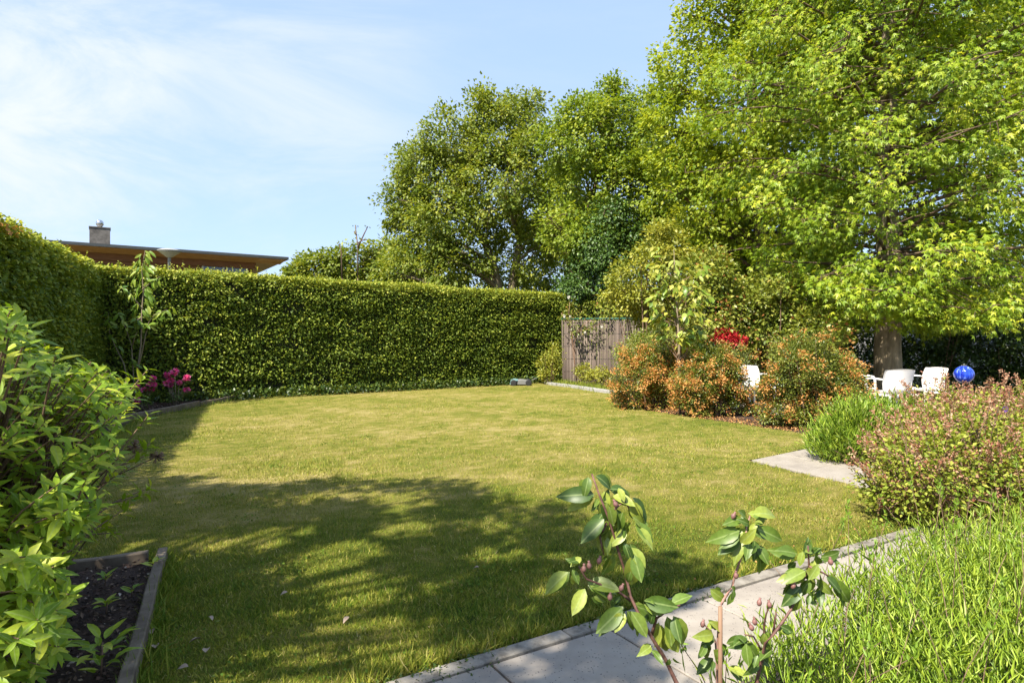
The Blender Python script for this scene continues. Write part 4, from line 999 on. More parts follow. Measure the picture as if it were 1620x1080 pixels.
def make_chair(loc, rz, label, first=None):
    """faces local -y; tub-backed white plastic armchair"""
    if first is not None:
        r = first.copy(); COL.objects.link(r); r.location = loc; r.rotation_euler = (0, 0, rz); r['label'] = label
        for ch in first.children:
            c = ch.copy(); COL.objects.link(c); c.parent = r
        return r
    root = empty('white_chair', (0, 0, 0), label, 'chair', 'white chairs on the terrace')
    nv = 11; V = []
    prof = [(-.25, .425, .225, 0), (-.22, .445, .235, 0), (-.10, .44, .245, .01), (.06, .425, .25, .02), (.15, .425, .25, .035), (.19, .45, .255, .06), (.205, .50, .26, .09), (.225, .60, .27, .11), (.255, .72, .275, .11), (.28, .81, .27, .10), (.285, .825, .262, .10)]
    for (y, z, hw, cv) in prof:
        for j in range(nv):
            t = -1+2*j/(nv-1); V.append((t*hw, y-cv*t*t, z+.012*(t*t if z < .46 else -t*t)))
    A, F = sheet(V, len(prof), nv, .014)
    g = Geo(); g.raw(A[:], F); o = link('shell', g.mesh('shell', True), M['white'], root)
    for s in (-1, 1):
        V = []
        path_ = [(.12, .655), (.02, .665), (-.12, .665), (-.20, .655), (-.235, .61), (-.24, .50), (-.245, .25), (-.25, .0)]
        for i, (y, z) in enumerate(path_):
            wv = .028 if i < 4 else .022
            V += [(s*(.275+(.02 if i > 0 else 0)-wv), y, z), (s*(.275+(.02 if i > 0 else 0)+wv), y, z)]
        A, F = sheet(V, len(path_), 2, .022); g = Geo(); g.raw(A, F); link('arm', g.mesh('arm'), M['white'], root)
        g = Geo(); g.obox((s*.235, .235, .215), (.017, 0, 0), (0, .017, .0), (s*.012, .03, .215), 0); link('leg', g.mesh('leg'), M['white'], root)
        g = Geo(); g.obox((s*.25, 0, .40), (.014, 0, 0), (0, .24, 0), (0, 0, .018)); link('seat_rail', g.mesh('seat_rail'), M['white'], root)
    root.location = loc; root.rotation_euler = (0, 0, rz)
    return root
def gxy(px, Y, z=.016): p = at(px, 540, Y); return (p.x, Y, z)
ch0 = make_chair(gxy(1411, 10.5), R(188), 'white plastic armchair seen from behind, right in front of the sweetgum trunk')
make_chair(gxy(1466, 11.15), R(-86), 'white plastic armchair turned side on, right of the trunk beside the blue ball', ch0)
make_chair(gxy(1350, 11.3), R(35), 'white plastic armchair half hidden behind the right barberry', ch0)
make_chair(gxy(1191, 11.9), R(20), 'white plastic armchair seen through the gap between two barberries', ch0)

def ball():
    c = at(1525, 592, 9.0); root = empty('garden_ball', (c.x, c.y, 0), 'shiny cobalt blue ribbed ball on a stick above the reddish shrub', 'garden ornament')
    prof = [(.125*math.cos(a), .125*math.sin(a)) for a in [R(x) for x in range(-84, 90, 8)]]
    V, F = lathe(prof, 64, lambda a: 1+.022*math.cos(16*a)); me = bpy.data.meshes.new('globe'); me.from_pydata([tuple(v) for v in V], [], F); me.update(); me.polygons.foreach_set('use_smooth', [True]*len(me.polygons))
    o = bpy.data.objects.new('globe', me); COL.objects.link(o); me.materials.append(M['ball']); o.parent = root; o.location = (0, 0, c.z)
    V, F = lathe([(.03, 0), (.032, .02), (.012, .03), (.012, .04)], 12); g = Geo(); g.raw([(c.x+x, c.y+y, c.z+.115+z) for x, y, z in V], F); link('cap', g.mesh('cap'), M['steel'], root)
    tb = Tubes(); tb.tube([(c.x, c.y, -.05), (c.x, c.y, c.z-.11)], .011, 8); link('stick', tb.mesh('stick'), M['black'], root)
ball()

# ------------------------------------------------------------------ barberry, red-tipped and lavender shrubs
def barberry(label, blobs, base, n, seed, flower_top=1.0, fl=.5):
    def fl_extra(root, P, u, b):
        l2 = Leaves(); m = len(P)
        vis = (u[:, 2] > -.75)
        zz = P[:, 2]
        pr = fl*np.clip(1.25-.9*np.clip((zz-.55*flower_top)/(.55*flower_top), 0, 1), .06, 1)*np.clip(.75+.9*pnoise(P[:, 0]*2, P[:, 2]*2+P[:, 1], seed, 3), 0, 1.4)
        ok = vis & (rng.random(m) < pr); Q, uu = P[ok], u[ok]
        for k in range(2):
            crown_leaves(l2, Q+uu*.06+rnd(len(Q), .05), np.full(len(Q), .085), 26, T_LEAF, .034, .0, .8, uu)
        tag(link('flowers', l2.mesh('flowers'), M['barb_fl'], root), kind='stuff')
        # arching shoots standing out of the outline
        tb = Tubes(); l3 = Leaves()
        top = np.nonzero(u[:, 2] > -.1)[0]
        for i in rng.permutation(top)[:46]:
            p = Vector(P[i]); d = (Vector(u[i])*.6+Vector((random.gauss(0, .3), random.gauss(0, .3), .7))).normalized()*random.uniform(.10, .26)
            tb.tube([p, p+d*.6, p+d+Vector((0, 0, -.02))], [.004, .003, .0015], 4, False)
            q = np.array([list(p+d*f) for f in np.linspace(.2, 1, 8)]); l3.add(T_LEAF, q, rnd(8)+np.array(d)/np.linalg.norm(d), rnd(8, .5)+np.array([0, 0, 1]), .032)
        tag(link('shoots', tb.mesh('shoots'), M['twig'], root), kind='stuff')
        tag(link('shoot_leaves', l3.mesh('shoot_leaves'), M['barb'], root), kind='stuff')
    return shrub('barberry', label, blobs, M['barb'], base, lsize=.030, n=n, per=60, rad=.13, stems=30, extra=fl_extra, seed=seed, cat='shrub', group='orange flowering barberries')
Yb = 12.1
barberry('orange flowering barberry furthest left, next to the reed fence', px_blobs([(1000, 600, 30), (1035, 590, 34), (1060, 610, 32), (1010, 570, 24), (1045, 560, 22), (1000, 625, 24), (1040, 630, 26), (1068, 575, 20)], Yb, .2), (at(1030, 640, Yb).x, Yb, 0), 620, 81, 1.1, .60)
shrub('green_shrub', 'grey green feathery shrub directly behind the leftmost barberry', px_blobs([(1000, 560, 26), (1040, 548, 30), (1075, 560, 24), (985, 580, 18)], 12.9, .2), M['mixed'], (at(1030, 640, 12.9).x, 12.9, 0), lsize=.04, n=260, per=40, rad=.16, stems=20, seed=84)
Yb = 11.0
barberry('orange flowering barberry in the middle, below the crimson shrub', px_blobs([(1100, 605, 32), (1135, 590, 36), (1148, 605, 26), (1095, 635, 26), (1130, 635, 28), (1168, 645, 22), (1190, 655, 15), (1170, 605, 18), (1120, 570, 24), (1152, 568, 20), (1172, 572, 14)], Yb, .2), (at(1130, 655, Yb).x, Yb, 0), 660, 82, 1.0, .54)
Yb = 9.6
barberry('tall barberry with sparse orange flowers furthest right, in front of the half hidden chair', px_blobs([(1226, 612, 25), (1262, 585, 40), (1300, 600, 42), (1335, 615, 34), (1250, 645, 34), (1295, 645, 36), (1222, 655, 20), (1250, 555, 28), (1290, 555, 26), (1335, 590, 24), (1345, 640, 24)], Yb, .25), (at(1280, 680, Yb).x, Yb, 0), 900, 83, 1.0, .40)

def spirea(label, blobs, base, n, redness, seed, shoot_h=.2, nshoots=180, ls=.030, name='red_tipped_shrub'):
    def ex(root, P, u, b):
        tb = Tubes(); lr = Leaves(); top = np.nonzero((u[:, 2] > -.35))[0]
        for i in rng.permutation(top)[:nshoots]:
            p = Vector(P[i]); d = (Vector(u[i])*.55+Vector((random.gauss(0, .35), random.gauss(0, .35), .75))).normalized()*shoot_h*random.uniform(.5, 1.2)
            s0 = p-d*1.2; tb.tube([s0, p, p+d], [.0045, .0032, .0012], 4, False)
            m = int(34*redness)+10; f = rng.random(m)**.7*1.15
            q = np.array(p)[None]+np.array(d)[None]*f[:, None]+rnd(m, .008)
            lr.add(T_LONG, q, rnd(m)+np.array(d)/np.linalg.norm(d)*1.1, rnd(m), .022*(.6+.8*rng.random(m)), .036)
        # bare pale branches showing among the leaves
        for i in rng.permutation(len(P))[:170]:
            p = Vector(P[i]); d = Vector(u[i])*.3+Vector((random.gauss(0, .15), random.gauss(0, .15), random.uniform(-.05, .25)))
            tb.tube([p-d*.9, p-d*.3+Vector((0, 0, .02)), p+d*.25], [.006, .005, .002], 5, False)
        tag(link('shoots', tb.mesh('shoots'), M['twig'], root), kind='stuff')
        tag(link('red_tips', lr.mesh('red_tips'), M['spirea_red'], root), kind='stuff')
    return shrub(name, label, blobs, M['spirea'], base, lsize=ls, n=n, per=34, rad=.13, stems=34, extra=ex, seed=seed, group='reddish shrubs on the right')
spirea('reddish shrub with upright red spikes below the blue ball', px_blobs([(1480, 665, 40), (1535, 672, 42), (1590, 662, 46), (1650, 655, 50), (1450, 690, 40), (1530, 690, 50), (1610, 690, 50), (1690, 690, 60)], 6.5, .3), (at(1560, 700, 6.5).x, 6.5, 0), 760, 1.0, 91, .24, 300)
spirea('twiggy shrub with green and rusty leaves overhanging the path on the right', px_blobs([(1470, 760, 66), (1550, 740, 80), (1630, 760, 90), (1440, 810, 56), (1520, 830, 80), (1610, 850, 90), (1415, 860, 34), (1470, 885, 46), (1545, 905, 54), (1630, 915, 64), (1420, 730, 40), (1480, 690, 46), (1560, 670, 46), (1710, 760, 90)], 4.7, .35), (at(1550, 900, 4.7).x, 4.7, 0), 1500, .6, 92, .24, 520, ls=.031)
lp = Leaves(); c = np.array(at(1590, 648, 5.0)); n = 20
lp.add(T_LEAF, np.repeat(c[None], n, 0)+rnd(n, .012), rnd(n), rnd(n), .03, .04)
m_p = leaf_mat('purple_petal', [(0, (.16, .06, .5)), (1, (.3, .14, .7))], trans=.3)
pf = empty('purple_flower', (float(c[0]), float(c[1]), 0), 'single violet flower among the reddish twigs at the right', 'flower')
link('petals', lp.mesh('petals'), m_p, pf)
tb = Tubes(); tb.tube([(c[0], c[1], 0), (c[0]+.01, c[1], .5), tuple(c)], .002, 5); link('stem', tb.mesh('stem'), M['twig'], pf)

def lavender_blades(l2, C, rad, hgt, per, size, up=1.0, wid=.009):
    C = np.asarray(C); idx = np.repeat(np.arange(len(C)), per); n = len(idx)
    a = rng.random(n)*6.283; r = np.sqrt(rng.random(n))*rad
    lean = np.stack([np.cos(a)*r/rad, np.sin(a)*r/rad, np.zeros(n)], -1)
    f = rng.random(n)**.75
    hh = np.broadcast_to(np.asarray(hgt), (len(C),))[idx]*(.75+.4*rng.random(n))
    P = C[idx]+lean*(rad*.6+hh[:, None]*.30*f[:, None]); P[:, 2] += hh*f*.9
    D = lean*.55+np.array([0, 0, up])+rnd(n, .42)
    v = np.clip(.15+.55*f+.16*rng.normal(size=n), 0, 1)
    l2.add(T_LONG, P, D, rnd(n, .6)+np.array([-.2, -.3, .4]), size*(.6+.8*rng.random(n)), wid*3.2*(.7+.6*rng.random(n)), v)
# near lavender: one mass of many plants along the path
ed0 = e0+dn*.76; pts = []
for k in range(5200):
    x = random.uniform(.55, 4.2); y = random.uniform(1.25, 5.0)
    s = (Vector((x, y, 0))-e0).dot(dn)
    if s < (.80 if x < 1.3 else .62)+.06*math.sin(x*5): continue
    if x > 2.75 and y > 3.55+.2*(x-2.5): continue
    if x < .92 and y > 1.0 and s < 1.0+.25*random.random(): continue
    pts.append((x, y, 0))
pts = np.array(pts); mind = []
cell = set()
for p in pts:
    q = (int(p[0]/.10), int(p[1]/.10))
    if q in cell: continue
    cell.add(q); mind.append(p)
pts = np.array(mind)
hg = .30+.07*pnoise(pts[:, 0], pts[:, 1], 61, 4)+.05*np.clip((((pts[:, :2]-np.array(e0)[:2])@np.array(dn)[:2])-.8)/.4, -1, 1)
hg = hg+.07*np.clip((pts[:, 0]-1.0)/.5, 0, 1)
ll = Leaves(); lavender_blades(ll, pts, .075, hg, 84, .056, 1.0, .0037)
n = 1500; i = rng.integers(0, len(pts), n)     # flower stalks
tb = Tubes()
for j in i[:260]:
    p = Vector(pts[j]); p.x += random.uniform(-.05, .05); p.y += random.uniform(-.05, .05); hh = hg[j]*random.uniform(1.15, 1.65); ln = Vector((random.gauss(0, .07), random.gauss(0, .07), 0))
    tb.tube([p+Vector((0, 0, hh*.5)), p+ln*.5+Vector((0, 0, hh*.8)), p+ln+Vector((0, 0, hh))], [.0016, .0014, .0011], 4, False)
    for f in (.96, 1.0, 1.04):
        q = np.array(p+ln*f+Vector((0, 0, hh*f)))[None]+rnd(4, .003); ll.add(T_LONG, q, rnd(4, .4)+np.array([0, 0, 1]), rnd(4), .024, .022, .3)
root = empty('lavender', (2.0, 2.6, 0), 'broad bright green lavender patch beside the path in the right foreground', 'lavender')
tag(link('foliage', ll.mesh('lavender_foliage'), M['lav'], root), kind='stuff'); tag(link('stalks', tb.mesh('stalks'), M['twig'], root), kind='stuff')
# second lavender by the pale slabs
def lav_clump(label, blobs, base):
    root = empty('lavender', base, label, 'lavender')
    P, u = sample_blobs(blobs, 900, .2, 63); k = P[:, 2] > .03; P, u = P[k], u[k]
    l2 = Leaves(); per = 22; idx = np.repeat(np.arange(len(P)), per); n = len(idx)
    l2.add(T_LONG, P[idx]+rnd(n, .06), u[idx]*.55+np.array([0, 0, .9])+rnd(n, .35), rnd(n), .085*(.5+.8*rng.random(n)), .028, np.clip(.5+.25*rng.normal(size=n), 0, 1))
    tag(link('foliage', l2.mesh('lavender_foliage'), M['lav'], root), kind='stuff')
    tb = Tubes()
    for i in rng.permutation(len(P))[:120]: tb.tube([Vector(base)+Vector((random.uniform(-.2, .2), random.uniform(-.15, .15), 0)), Vector(P[i])], [.005, .002], 4, False)
    link('stems', tb.mesh('stems'), M['twig'], root)
lav_clump('rounded green lavender bush between the pale slabs and the reddish shrub', px_blobs([(1325, 700, 34), (1350, 680, 36), (1385, 680, 40), (1345, 715, 34), (1385, 720, 40), (1415, 690, 40), (1330, 725, 24)], 6.75, .22), (at(1370, 740, 6.6).x, 6.6, 0))

# ------------------------------------------------------------------ young tree among the barberries (leaves one by one)
def young_tree():
    Y = 11.2; root = empty('young_tree', (at(1076, 655, Y).x, Y, 0), 'slim young tree with large pale leaves between the left and middle barberry', 'tree')
    tb = Tubes(); tb.tube([at(1076, 660, Y), at(1076, 600, Y), at(1074, 540, Y), at(1070, 470, Y), at(1066, 395, Y)], [.030, .027, .022, .014, .004], 8)
    link('trunk', tb.mesh('trunk'), M['bark_pale'], root)
    tb = Tubes(); spots = []
    for k in range(34):
        y0 = random.uniform(430, 590); a = random.uniform(0, 6.283)
        top = y0-random.uniform(25, 75); top = max(top, 392)
        hw = np.interp((y0+top)/2, [395, 430, 500, 550, 590], [14, 46, 62, 56, 26])*random.uniform(.35, 1.0)
        p0 = at(1071, y0, Y); r_ = hw*Y/FPX; p1 = at(1069, top, Y)+Vector((math.cos(a)*r_, math.sin(a)*r_, 0)); m_ = p0.lerp(p1, .5)+Vector((math.cos(a), math.sin(a), -.1))*r_*.25
        pts = [p0, p0.lerp(m_, .6), m_.lerp(p1, .5), p1]; tb.tube(pts, [.010, .008, .006, .002], 5, False)
        for j in range(9): spots.append((pts[1].lerp(p1, random.uniform(.15, 1.03)), a))
    link('branches', tb.mesh('branches'), M['twig'], root)
    l2 = Leaves(); sp = [spots[random.randrange(len(spots))] for _ in range(520)]; n = len(sp); A = np.array([a for p, a in sp])+rng.normal(size=n)*.9
    l2.add(T_LEAF, np.array([list(p) for p, a in sp])+rnd(n, .06), np.stack([np.cos(A), np.sin(A), -.7+.4*rng.normal(size=n)], -1), np.array([0, -.5, .8])+rnd(n, .4), .13*(.7+.5*rng.random(n)))
    tag(link('foliage', l2.mesh('young_foliage'), M['golden'], root), kind='stuff')
    for p, a in random.sample(spots, 290) if len(spots) > 290 else spots:
        d = Vector((math.cos(a+random.gauss(0, .9)), math.sin(a+random.gauss(0, .9)), -.75+random.gauss(0, .4)))
        leaf_obj('magn', p+Vector((random.gauss(0, .04), random.gauss(0, .04), random.gauss(0, .04))), d, Vector((random.gauss(0, .4), -.5+random.gauss(0, .4), .8)), random.uniform(.12, .18), root)
young_tree()

# young multi-stemmed tree in the left corner bed
def cherry():
    Y = 12.1; root = empty('cherry_sapling', (at(214, 640, Y).x, Y, 0), 'slender many-stemmed sapling with drooping leaves in front of the hedge corner', 'sapling')
    cr = lambda x, y, dy=0: at(140+x*.2594, 380+y*.2594, Y+dy)
    lines = [([(292, 1010), (300, 790), (320, 640), (325, 450), (335, 300), (325, 180), (345, 62)], 0), ([(296, 800), (325, 690), (350, 570), (368, 500), (400, 455), (480, 420)], -.1), ([(285, 1010), (270, 760), (262, 640), (225, 530), (180, 440)], .1), ([(270, 1010), (215, 750), (160, 640), (130, 570), (120, 440)], .05), ([(268, 640), (285, 580), (300, 555)], .1), ([(330, 420), (260, 330), (190, 280)], -.1), ([(330, 300), (390, 250), (440, 220)], -.05), ([(322, 470), (290, 490), (270, 520)], -.1)]
    tb = Tubes()
    for pl, dy in lines:
        n = len(pl); tb.tube([cr(x, y, dy*i/n) for i, (x, y) in enumerate(pl)], [(.022 if n > 6 else .014)*(1-.85*i/(n-1)) for i in range(n)], 6)
    link('stem', tb.mesh('stem'), M['bark_pale'], root)
    def put(x, y, dx, dy, s, d=0):
        p = cr(x, y, d); q = cr(x+dx, y+dy, d+random.uniform(-.06, .06)); leaf_obj('cherry', p, q-p, Vector((random.gauss(0, .5), -.6, .7)), s*random.uniform(.8, 1.15), root)
    for k in range(86):       # leader
        y = 62+380*random.random()**1.1; x = np.interp(y, [62, 180, 300, 450], [345, 325, 335, 325]); sd = random.choice((-1, 1)); far = random.uniform(0, 45 if y > 120 else 28)
        put(x+sd*far, y+far*.2, sd*random.uniform(8, 45), random.uniform(15, 60), .18)
    for (x0, y0, x1, y1, n) in ((400, 455, 520, 410, 16), (350, 520, 420, 500, 9), (120, 440, 140, 600, 13), (180, 440, 240, 545, 10), (280, 470, 350, 520, 12), (190, 280, 260, 330, 8), (390, 250, 450, 230, 10), (180, 640, 215, 660, 3), (255, 720, 290, 760, 5), (270, 560, 300, 600, 3)):
        for k in range(n):
            t = random.random(); put(x0+(x1-x0)*t, y0+(y1-y0)*t, random.uniform(-40, 40), random.uniform(-8, 38), .165, -.05)
cherry()

def rhodo(label, base_px, Y, heads, stems, feather):
    root = empty('rhododendron', (at(*base_px, Y).x, Y, 0), label, 'flowering shrub', 'pink rhododendrons')
    tb = Tubes(); b = Vector((at(*base_px, Y).x, Y, .0)); c8 = lambda x, y, d=0: at(180+x*.1481, 570+y*.1481, Y+d)
    for i, (x, y, r) in enumerate(heads):
        h = c8(x, y, random.uniform(-.08, .08)); m_ = b.lerp(h, .55)+Vector((random.uniform(-.04, .04), 0, -.02)); tb.tube([b+Vector((random.uniform(-.05, .05), 0, 0)), m_, h], [.010, .008, .005], 5)
        lp = Leaves(); n = 46; u = unit(rnd(n)); rw = r*.1481*Y/FPX
        lp.add(T_LEAF, np.array(h)+u*rw*.35*np.array([1, 1, .8]), u+rnd(n, .2), rnd(n), rw*.85, rw*.95)
        link('bloom', lp.mesh('bloom'), M['pink'], root)
    link('stem', tb.mesh('stem'), M['bark_pale'], root)
    lf = Leaves()
    for (x, y, r) in heads:
        n = 16; h = np.array(c8(x, y+r*.8)); a = rng.random(n)*6.283; d = np.stack([np.cos(a), np.sin(a), -.15+.3*rng.random(n)], -1); lf.add(T_LONG, h+rnd(n, .02), d, np.array([0, 0, 1])+rnd(n, .2), .085*(.7+.5*rng.random(n)), .13)
    for k in range(4):
        n = 24; h = np.array(c8(stems[0]+random.uniform(-40, 40), stems[1]+random.uniform(-10, 50))); lf.add(T_LONG, h+rnd(n, .04), rnd(n)+np.array([0, -.2, .4]), rnd(n), .09, .07)
    tag(link('foliage', lf.mesh('foliage'), M['rhodo'], root), kind='stuff')
rhodo('pink rhododendron nearer the left shrub, with fewer low blooms', (228, 650), 11.6, [(420, 190, 34), (385, 255, 34), (430, 258, 30), (325, 315, 38), (400, 305, 34), (245, 282, 34), (250, 420, 36)], (330, 400), 0)
rhodo('pink rhododendron further right against the dark hedge, with the taller blooms', (277, 642), 12.4, [(570, 155, 38), (650, 122, 44), (615, 215, 38), (560, 240, 34), (598, 258, 36), (780, 190, 42), (700, 238, 30), (780, 312, 36)], (640, 370), 1)

# ------------------------------------------------------------------ big-leaved shrub at the left, leaves one by one in front
def big_shrub():
    root = empty('big_leaf_shrub', (-2.35, 2.5, 0), 'large bright green broad-leaved shrub filling the left foreground', 'shrub')
    bnd_y = [470, 492, 520, 560, 580, 600, 660, 690, 720, 800, 830, 900, 960, 1080, 1120]
    bnd_x = [10, 62, 60, 110, 190, 225, 225, 215, 205, 190, 160, 120, 120, 110, 100]
    W = []       # whorl centres
    for k in range(2600):
        py = random.uniform(485, 1120); bx = np.interp(py, bnd_y, bnd_x); px = random.uniform(-420, bx-14)
        if random.random() > .50+.5*max(0, 1-abs(px-bx)/160): continue
        Y = random.uniform(1.75, 3.15) - (0.0 if px > 60 else .25*random.random())
        if py < 620 and px > 90: Y = random.uniform(2.2, 3.2)
        p = at(px, py, Y)
        if p.z < .10 or p.x < -3.4: continue
        # rounded body
        if ((p.x+2.5)/1.15)**2+((p.y-2.5)/1.0)**2+((p.z-.55)/1.0)**2 > 1.25: continue
        W.append((p, 1))
    # sprays reaching out of the outline
    for px, py, Y in ((234, 584, 3.0), (205, 596, 3.0), (176, 590, 2.9), (222, 622, 3.05), (236, 655, 3.0), (205, 640, 2.9), (238, 700, 3.2), (228, 722, 3.1), (205, 738, 3.1), (238, 770, 3.3), (222, 782, 3.2), (205, 800, 3.2), (188, 842, 3.2), (170, 826, 3.1), (150, 800, 3.0), (30, 505, 1.7), (12, 512, 1.6), (46, 520, 1.75), (14, 535, 1.6), (88, 560, 2.1), (60, 566, 2.0), (112, 580, 2.3), (130, 610, 2.4), (150, 640, 2.5), (160, 690, 2.6), (178, 720, 2.7), (30, 1010, 1.7), (60, 980, 1.8), (90, 965, 1.9), (40, 880, 1.7), (110, 940, 2.0), (130, 840, 2.3)):
        W.append((at(px, py, Y), 1))
    tb = Tubes(); base = Vector((-2.4, 2.55, 0)); cand = []
    for p, _ in W:
        b = base+Vector((random.uniform(-.35, .35), random.uniform(-.3, .3), 0)); m_ = b.lerp(p, .5)+Vector((0, 0, .12+.1*random.random()))
        pts = [b, b.lerp(m_, .7), m_.lerp(p, .55), p]; tb.tube(pts, [.007, .0055, .0038, .0022], 4, False)
        ax = (p-pts[2]).normalized(); ax = (ax+Vector((0, 0, .45))).normalized()
        n = random.randint(6, 9); a0 = random.uniform(0, 6.28); s1 = ax.cross(Vector((0.2, .1, 1))).normalized(); s2 = ax.cross(s1)
        for k in range(n):
            a = a0+k*2.4; el = random.uniform(.15, .75); d = (s1*math.cos(a)+s2*math.sin(a))*math.cos(el)+ax*math.sin(el)
            q = p-ax*.010*k; cand.append((q, d+Vector((0, 0, random.gauss(0, .12))), ax+Vector((0, 0, .5)), random.uniform(.048, .092)*(1 if k > 2 else .75)))
        for k in range(4):    # pairs along the twig
            f = random.uniform(.25, .9); q = pts[2].lerp(p, f); a = random.uniform(0, 6.28); d = (s1*math.cos(a)+s2*math.sin(a))*.9+ax*.5
            cand.append((q, d, ax+Vector((0, 0, .6)), random.uniform(.045, .08)))
    link('stems', tb.mesh('stems'), M['twig'], root)
    def key(c):
        px = 810+c[0].x/c[0].y*FPX; vis = 0 if px > -10 else 50
        return c[0].y+vis-c[3]*4+.3*random.random()
    cand.sort(key=key)
    for q, d, nn, s in cand[:300]: leaf_obj('laurel', q, d, nn, s, root)
    rest = cand[300:]; l2 = Leaves()
    for ci, cu in enumerate((.05, .16, .28)):
        tv = np.array([(0, 0, 0), (-.15, .32, .05-cu*.1), (0, .34, -cu*.1), (.15, .32, .05-cu*.1), (-.13, .64, .045-cu*.4), (0, .66, -cu*.4), (.13, .64, .045-cu*.4), (0, 1, -cu)])
        sub = rest[ci::3]
        l2.add((tv, [np.array([[1, 2, 5, 4], [2, 3, 6, 5]]), np.array([[0, 2, 1], [0, 3, 2], [4, 5, 7], [5, 6, 7]])]), [list(c[0]) for c in sub], [list(c[1]) for c in sub], [list(c[2]) for c in sub], np.array([c[3] for c in sub]))
    o = link('leaves', l2.mesh('leaves'), M['laurel'], root); o.data.polygons.foreach_set('use_smooth', [True]*len(o.data.polygons)); tag(o, kind='stuff')
    # dry brown seed heads left on the outer twigs
    for px, py, Y in ((212, 706, 3.1), (248, 722, 3.2)):
        tb2 = Tubes(); c = at(px, py, Y)
        for k in range(40):
            d = Vector(unit(rnd(1))[0])*.035; tb2.tube([c, c+d], [.0016, .003], 4)
        tb2.tube([c, c+Vector((-.16, -.05, -.08))], .003, 5); link('seed_head', tb2.mesh('seed_head'), M['twig'], root)
big_shrub()
# small seedlings in the near bed
for i, (px, py, n, s, lab) in enumerate(((166, 905, 6, .065, 'small seedling in the middle of the mulch nearest the far board'), (244, 884, 6, .07, 'small green shoot at the corner where the two boards meet'), (168, 948, 8, .065, 'pale tipped seedling alone on the dark mulch'), (208, 925, 5, .06, 'little seedling close to the long board'), (160, 1040, 26, .085, 'bushy evergreen seedling in front of the mulch at the bottom left'))):
    p = gnd(px, py+(22 if n < 20 else 30), .03); root = empty('seedling', p, lab, 'plant', 'seedlings in the near bed')
    tb = Tubes(); tb.tube([p, p+Vector((.005, 0, .06 if n < 20 else .13))], [.004, .003], 5); link('stem', tb.mesh('stem'), M['twig'], root)
    for k in range(n):
        a = k*2.4+i; q = p+Vector((0, 0, .03+.03*k/n if n < 20 else .03+.13*k/n))
        if n > 20: q += Vector((math.cos(a), math.sin(a), 0))*.06*random.random()
        leaf_obj('laurel', q, Vector((math.cos(a), math.sin(a), random.uniform(.25, .9))), Vector((0, 0, 1)), s*random.uniform(.75, 1.15), root)

# ------------------------------------------------------------------ apple saplings in the foreground
def sapling(label, Y, stems, leaves, fruits, barks, group='apple saplings in the foreground'):
    c5 = lambda x, y, d=0: at(820+x*.358, 720+y*.358, Y+d)
    b = c5(*stems[0][0][0]); root = empty('apple_sapling', (b.x, Y, 0), label, 'sapling', group)
    tb = Tubes()
    for i, (pl, r0, r1) in enumerate(stems):
        pts = [c5(x, y, .02*math.sin(j*1.3+i)) for j, (x, y) in enumerate(pl)]
        if i == 0: pts = [Vector((pts[0].x+.02, Y, -.02)), Vector((pts[0].x+.015, Y, .12))]+pts
        # smooth
        sm = []
        for a_, b_ in zip(pts[:-1], pts[1:]): sm += [a_, a_.lerp(b_, .5)]
        sm.append(pts[-1]); n = len(sm)
        rr = [(r0+(r1-r0)*k/(n-1))*(1.12 if k % 3 == 0 else 1) for k in range(n)]
        tb.tube(sm, rr, 8)
    link('stem', tb.mesh('stem'), M[barks], root)
    more = [(x0+random.gauss(0, 12), y0+random.gauss(0, 12), x1+random.gauss(0, 26), y1+random.gauss(8, 22)) for x0, y0, x1, y1 in leaves for _ in range(2) if random.random() < .8]
    more = [(a_, b_, a_+(c_-a_)*.85, b_+(d_-b_)*.85) for a_, b_, c_, d_ in more if math.hypot(c_-a_, d_-b_) > 25]
    for (x0, y0, x1, y1) in leaves+more:
        dd = random.uniform(-.025, .03); p = c5(x0, y0, dd); q = c5(x1, y1, dd+random.uniform(-.035, .02)); v = q-p
        side = Vector((-(v.z), 0, v.x)).normalized()*(1 if v.x > 0 else -1)
        nn = Vector((random.gauss(0, .25), -.85+random.gauss(0, .3), .50+.2*random.random()))+side*random.gauss(0, .3)
        # petiole then blade
        leaf_obj('apple', p+v*.06, v, nn, v.length*1.02*random.uniform(.92, 1.12), root)
    for (x, y) in fruits:
        p = c5(x, y, -.02); V, F = lathe([(.001, -.009), (.004, -.0075), (.0066, -.002), (.0062, .003), (.0040, .0065), (.0026, .009), (.0036, .0125), (.001, .013)], 12)
        a = random.uniform(-.5, .5); g = Geo(); g.raw([(p.x+X_*math.cos(a)+Z_*math.sin(a), p.y+Y_, p.z-X_*math.sin(a)+Z_*math.cos(a)) for X_, Y_, Z_ in V], F)
        link('fruitlet', g.mesh('fruitlet', True), M['fruit'], root)
    return root
LV1 = [(345,180,195,185),(300,100,265,168),(345,90,430,130),(400,150,482,140),(380,150,390,245),(420,170,482,220),(350,190,340,222),(385,275,288,372),(430,230,468,325),(370,200,375,262),(490,195,545,292),(500,270,572,312),(510,310,606,408),(470,300,430,390),(400,300,368,402),(420,320,408,422),(460,330,450,422),(420,430,383,532),(480,400,507,456),(495,400,560,502),(520,430,545,542),(275,460,233,468),(225,510,130,592),(235,500,266,562),(290,580,238,686),(300,570,428,602),(510,500,500,562),(330,620,382,640),(470,660,358,772),(455,690,445,770),(500,650,588,722),(490,680,532,782),(550,640,682,668),(670,660,767,608),(600,690,575,752),(630,740,648,862),(650,760,702,862),(680,700,745,835),(600,870,632,902),(680,890,717,922),(590,840,548,872),(440,140,470,200),(400,220,420,300),(445,260,400,330),(380,350,400,430),(560,660,610,640),(640,660,600,620),(455,620,410,660)]
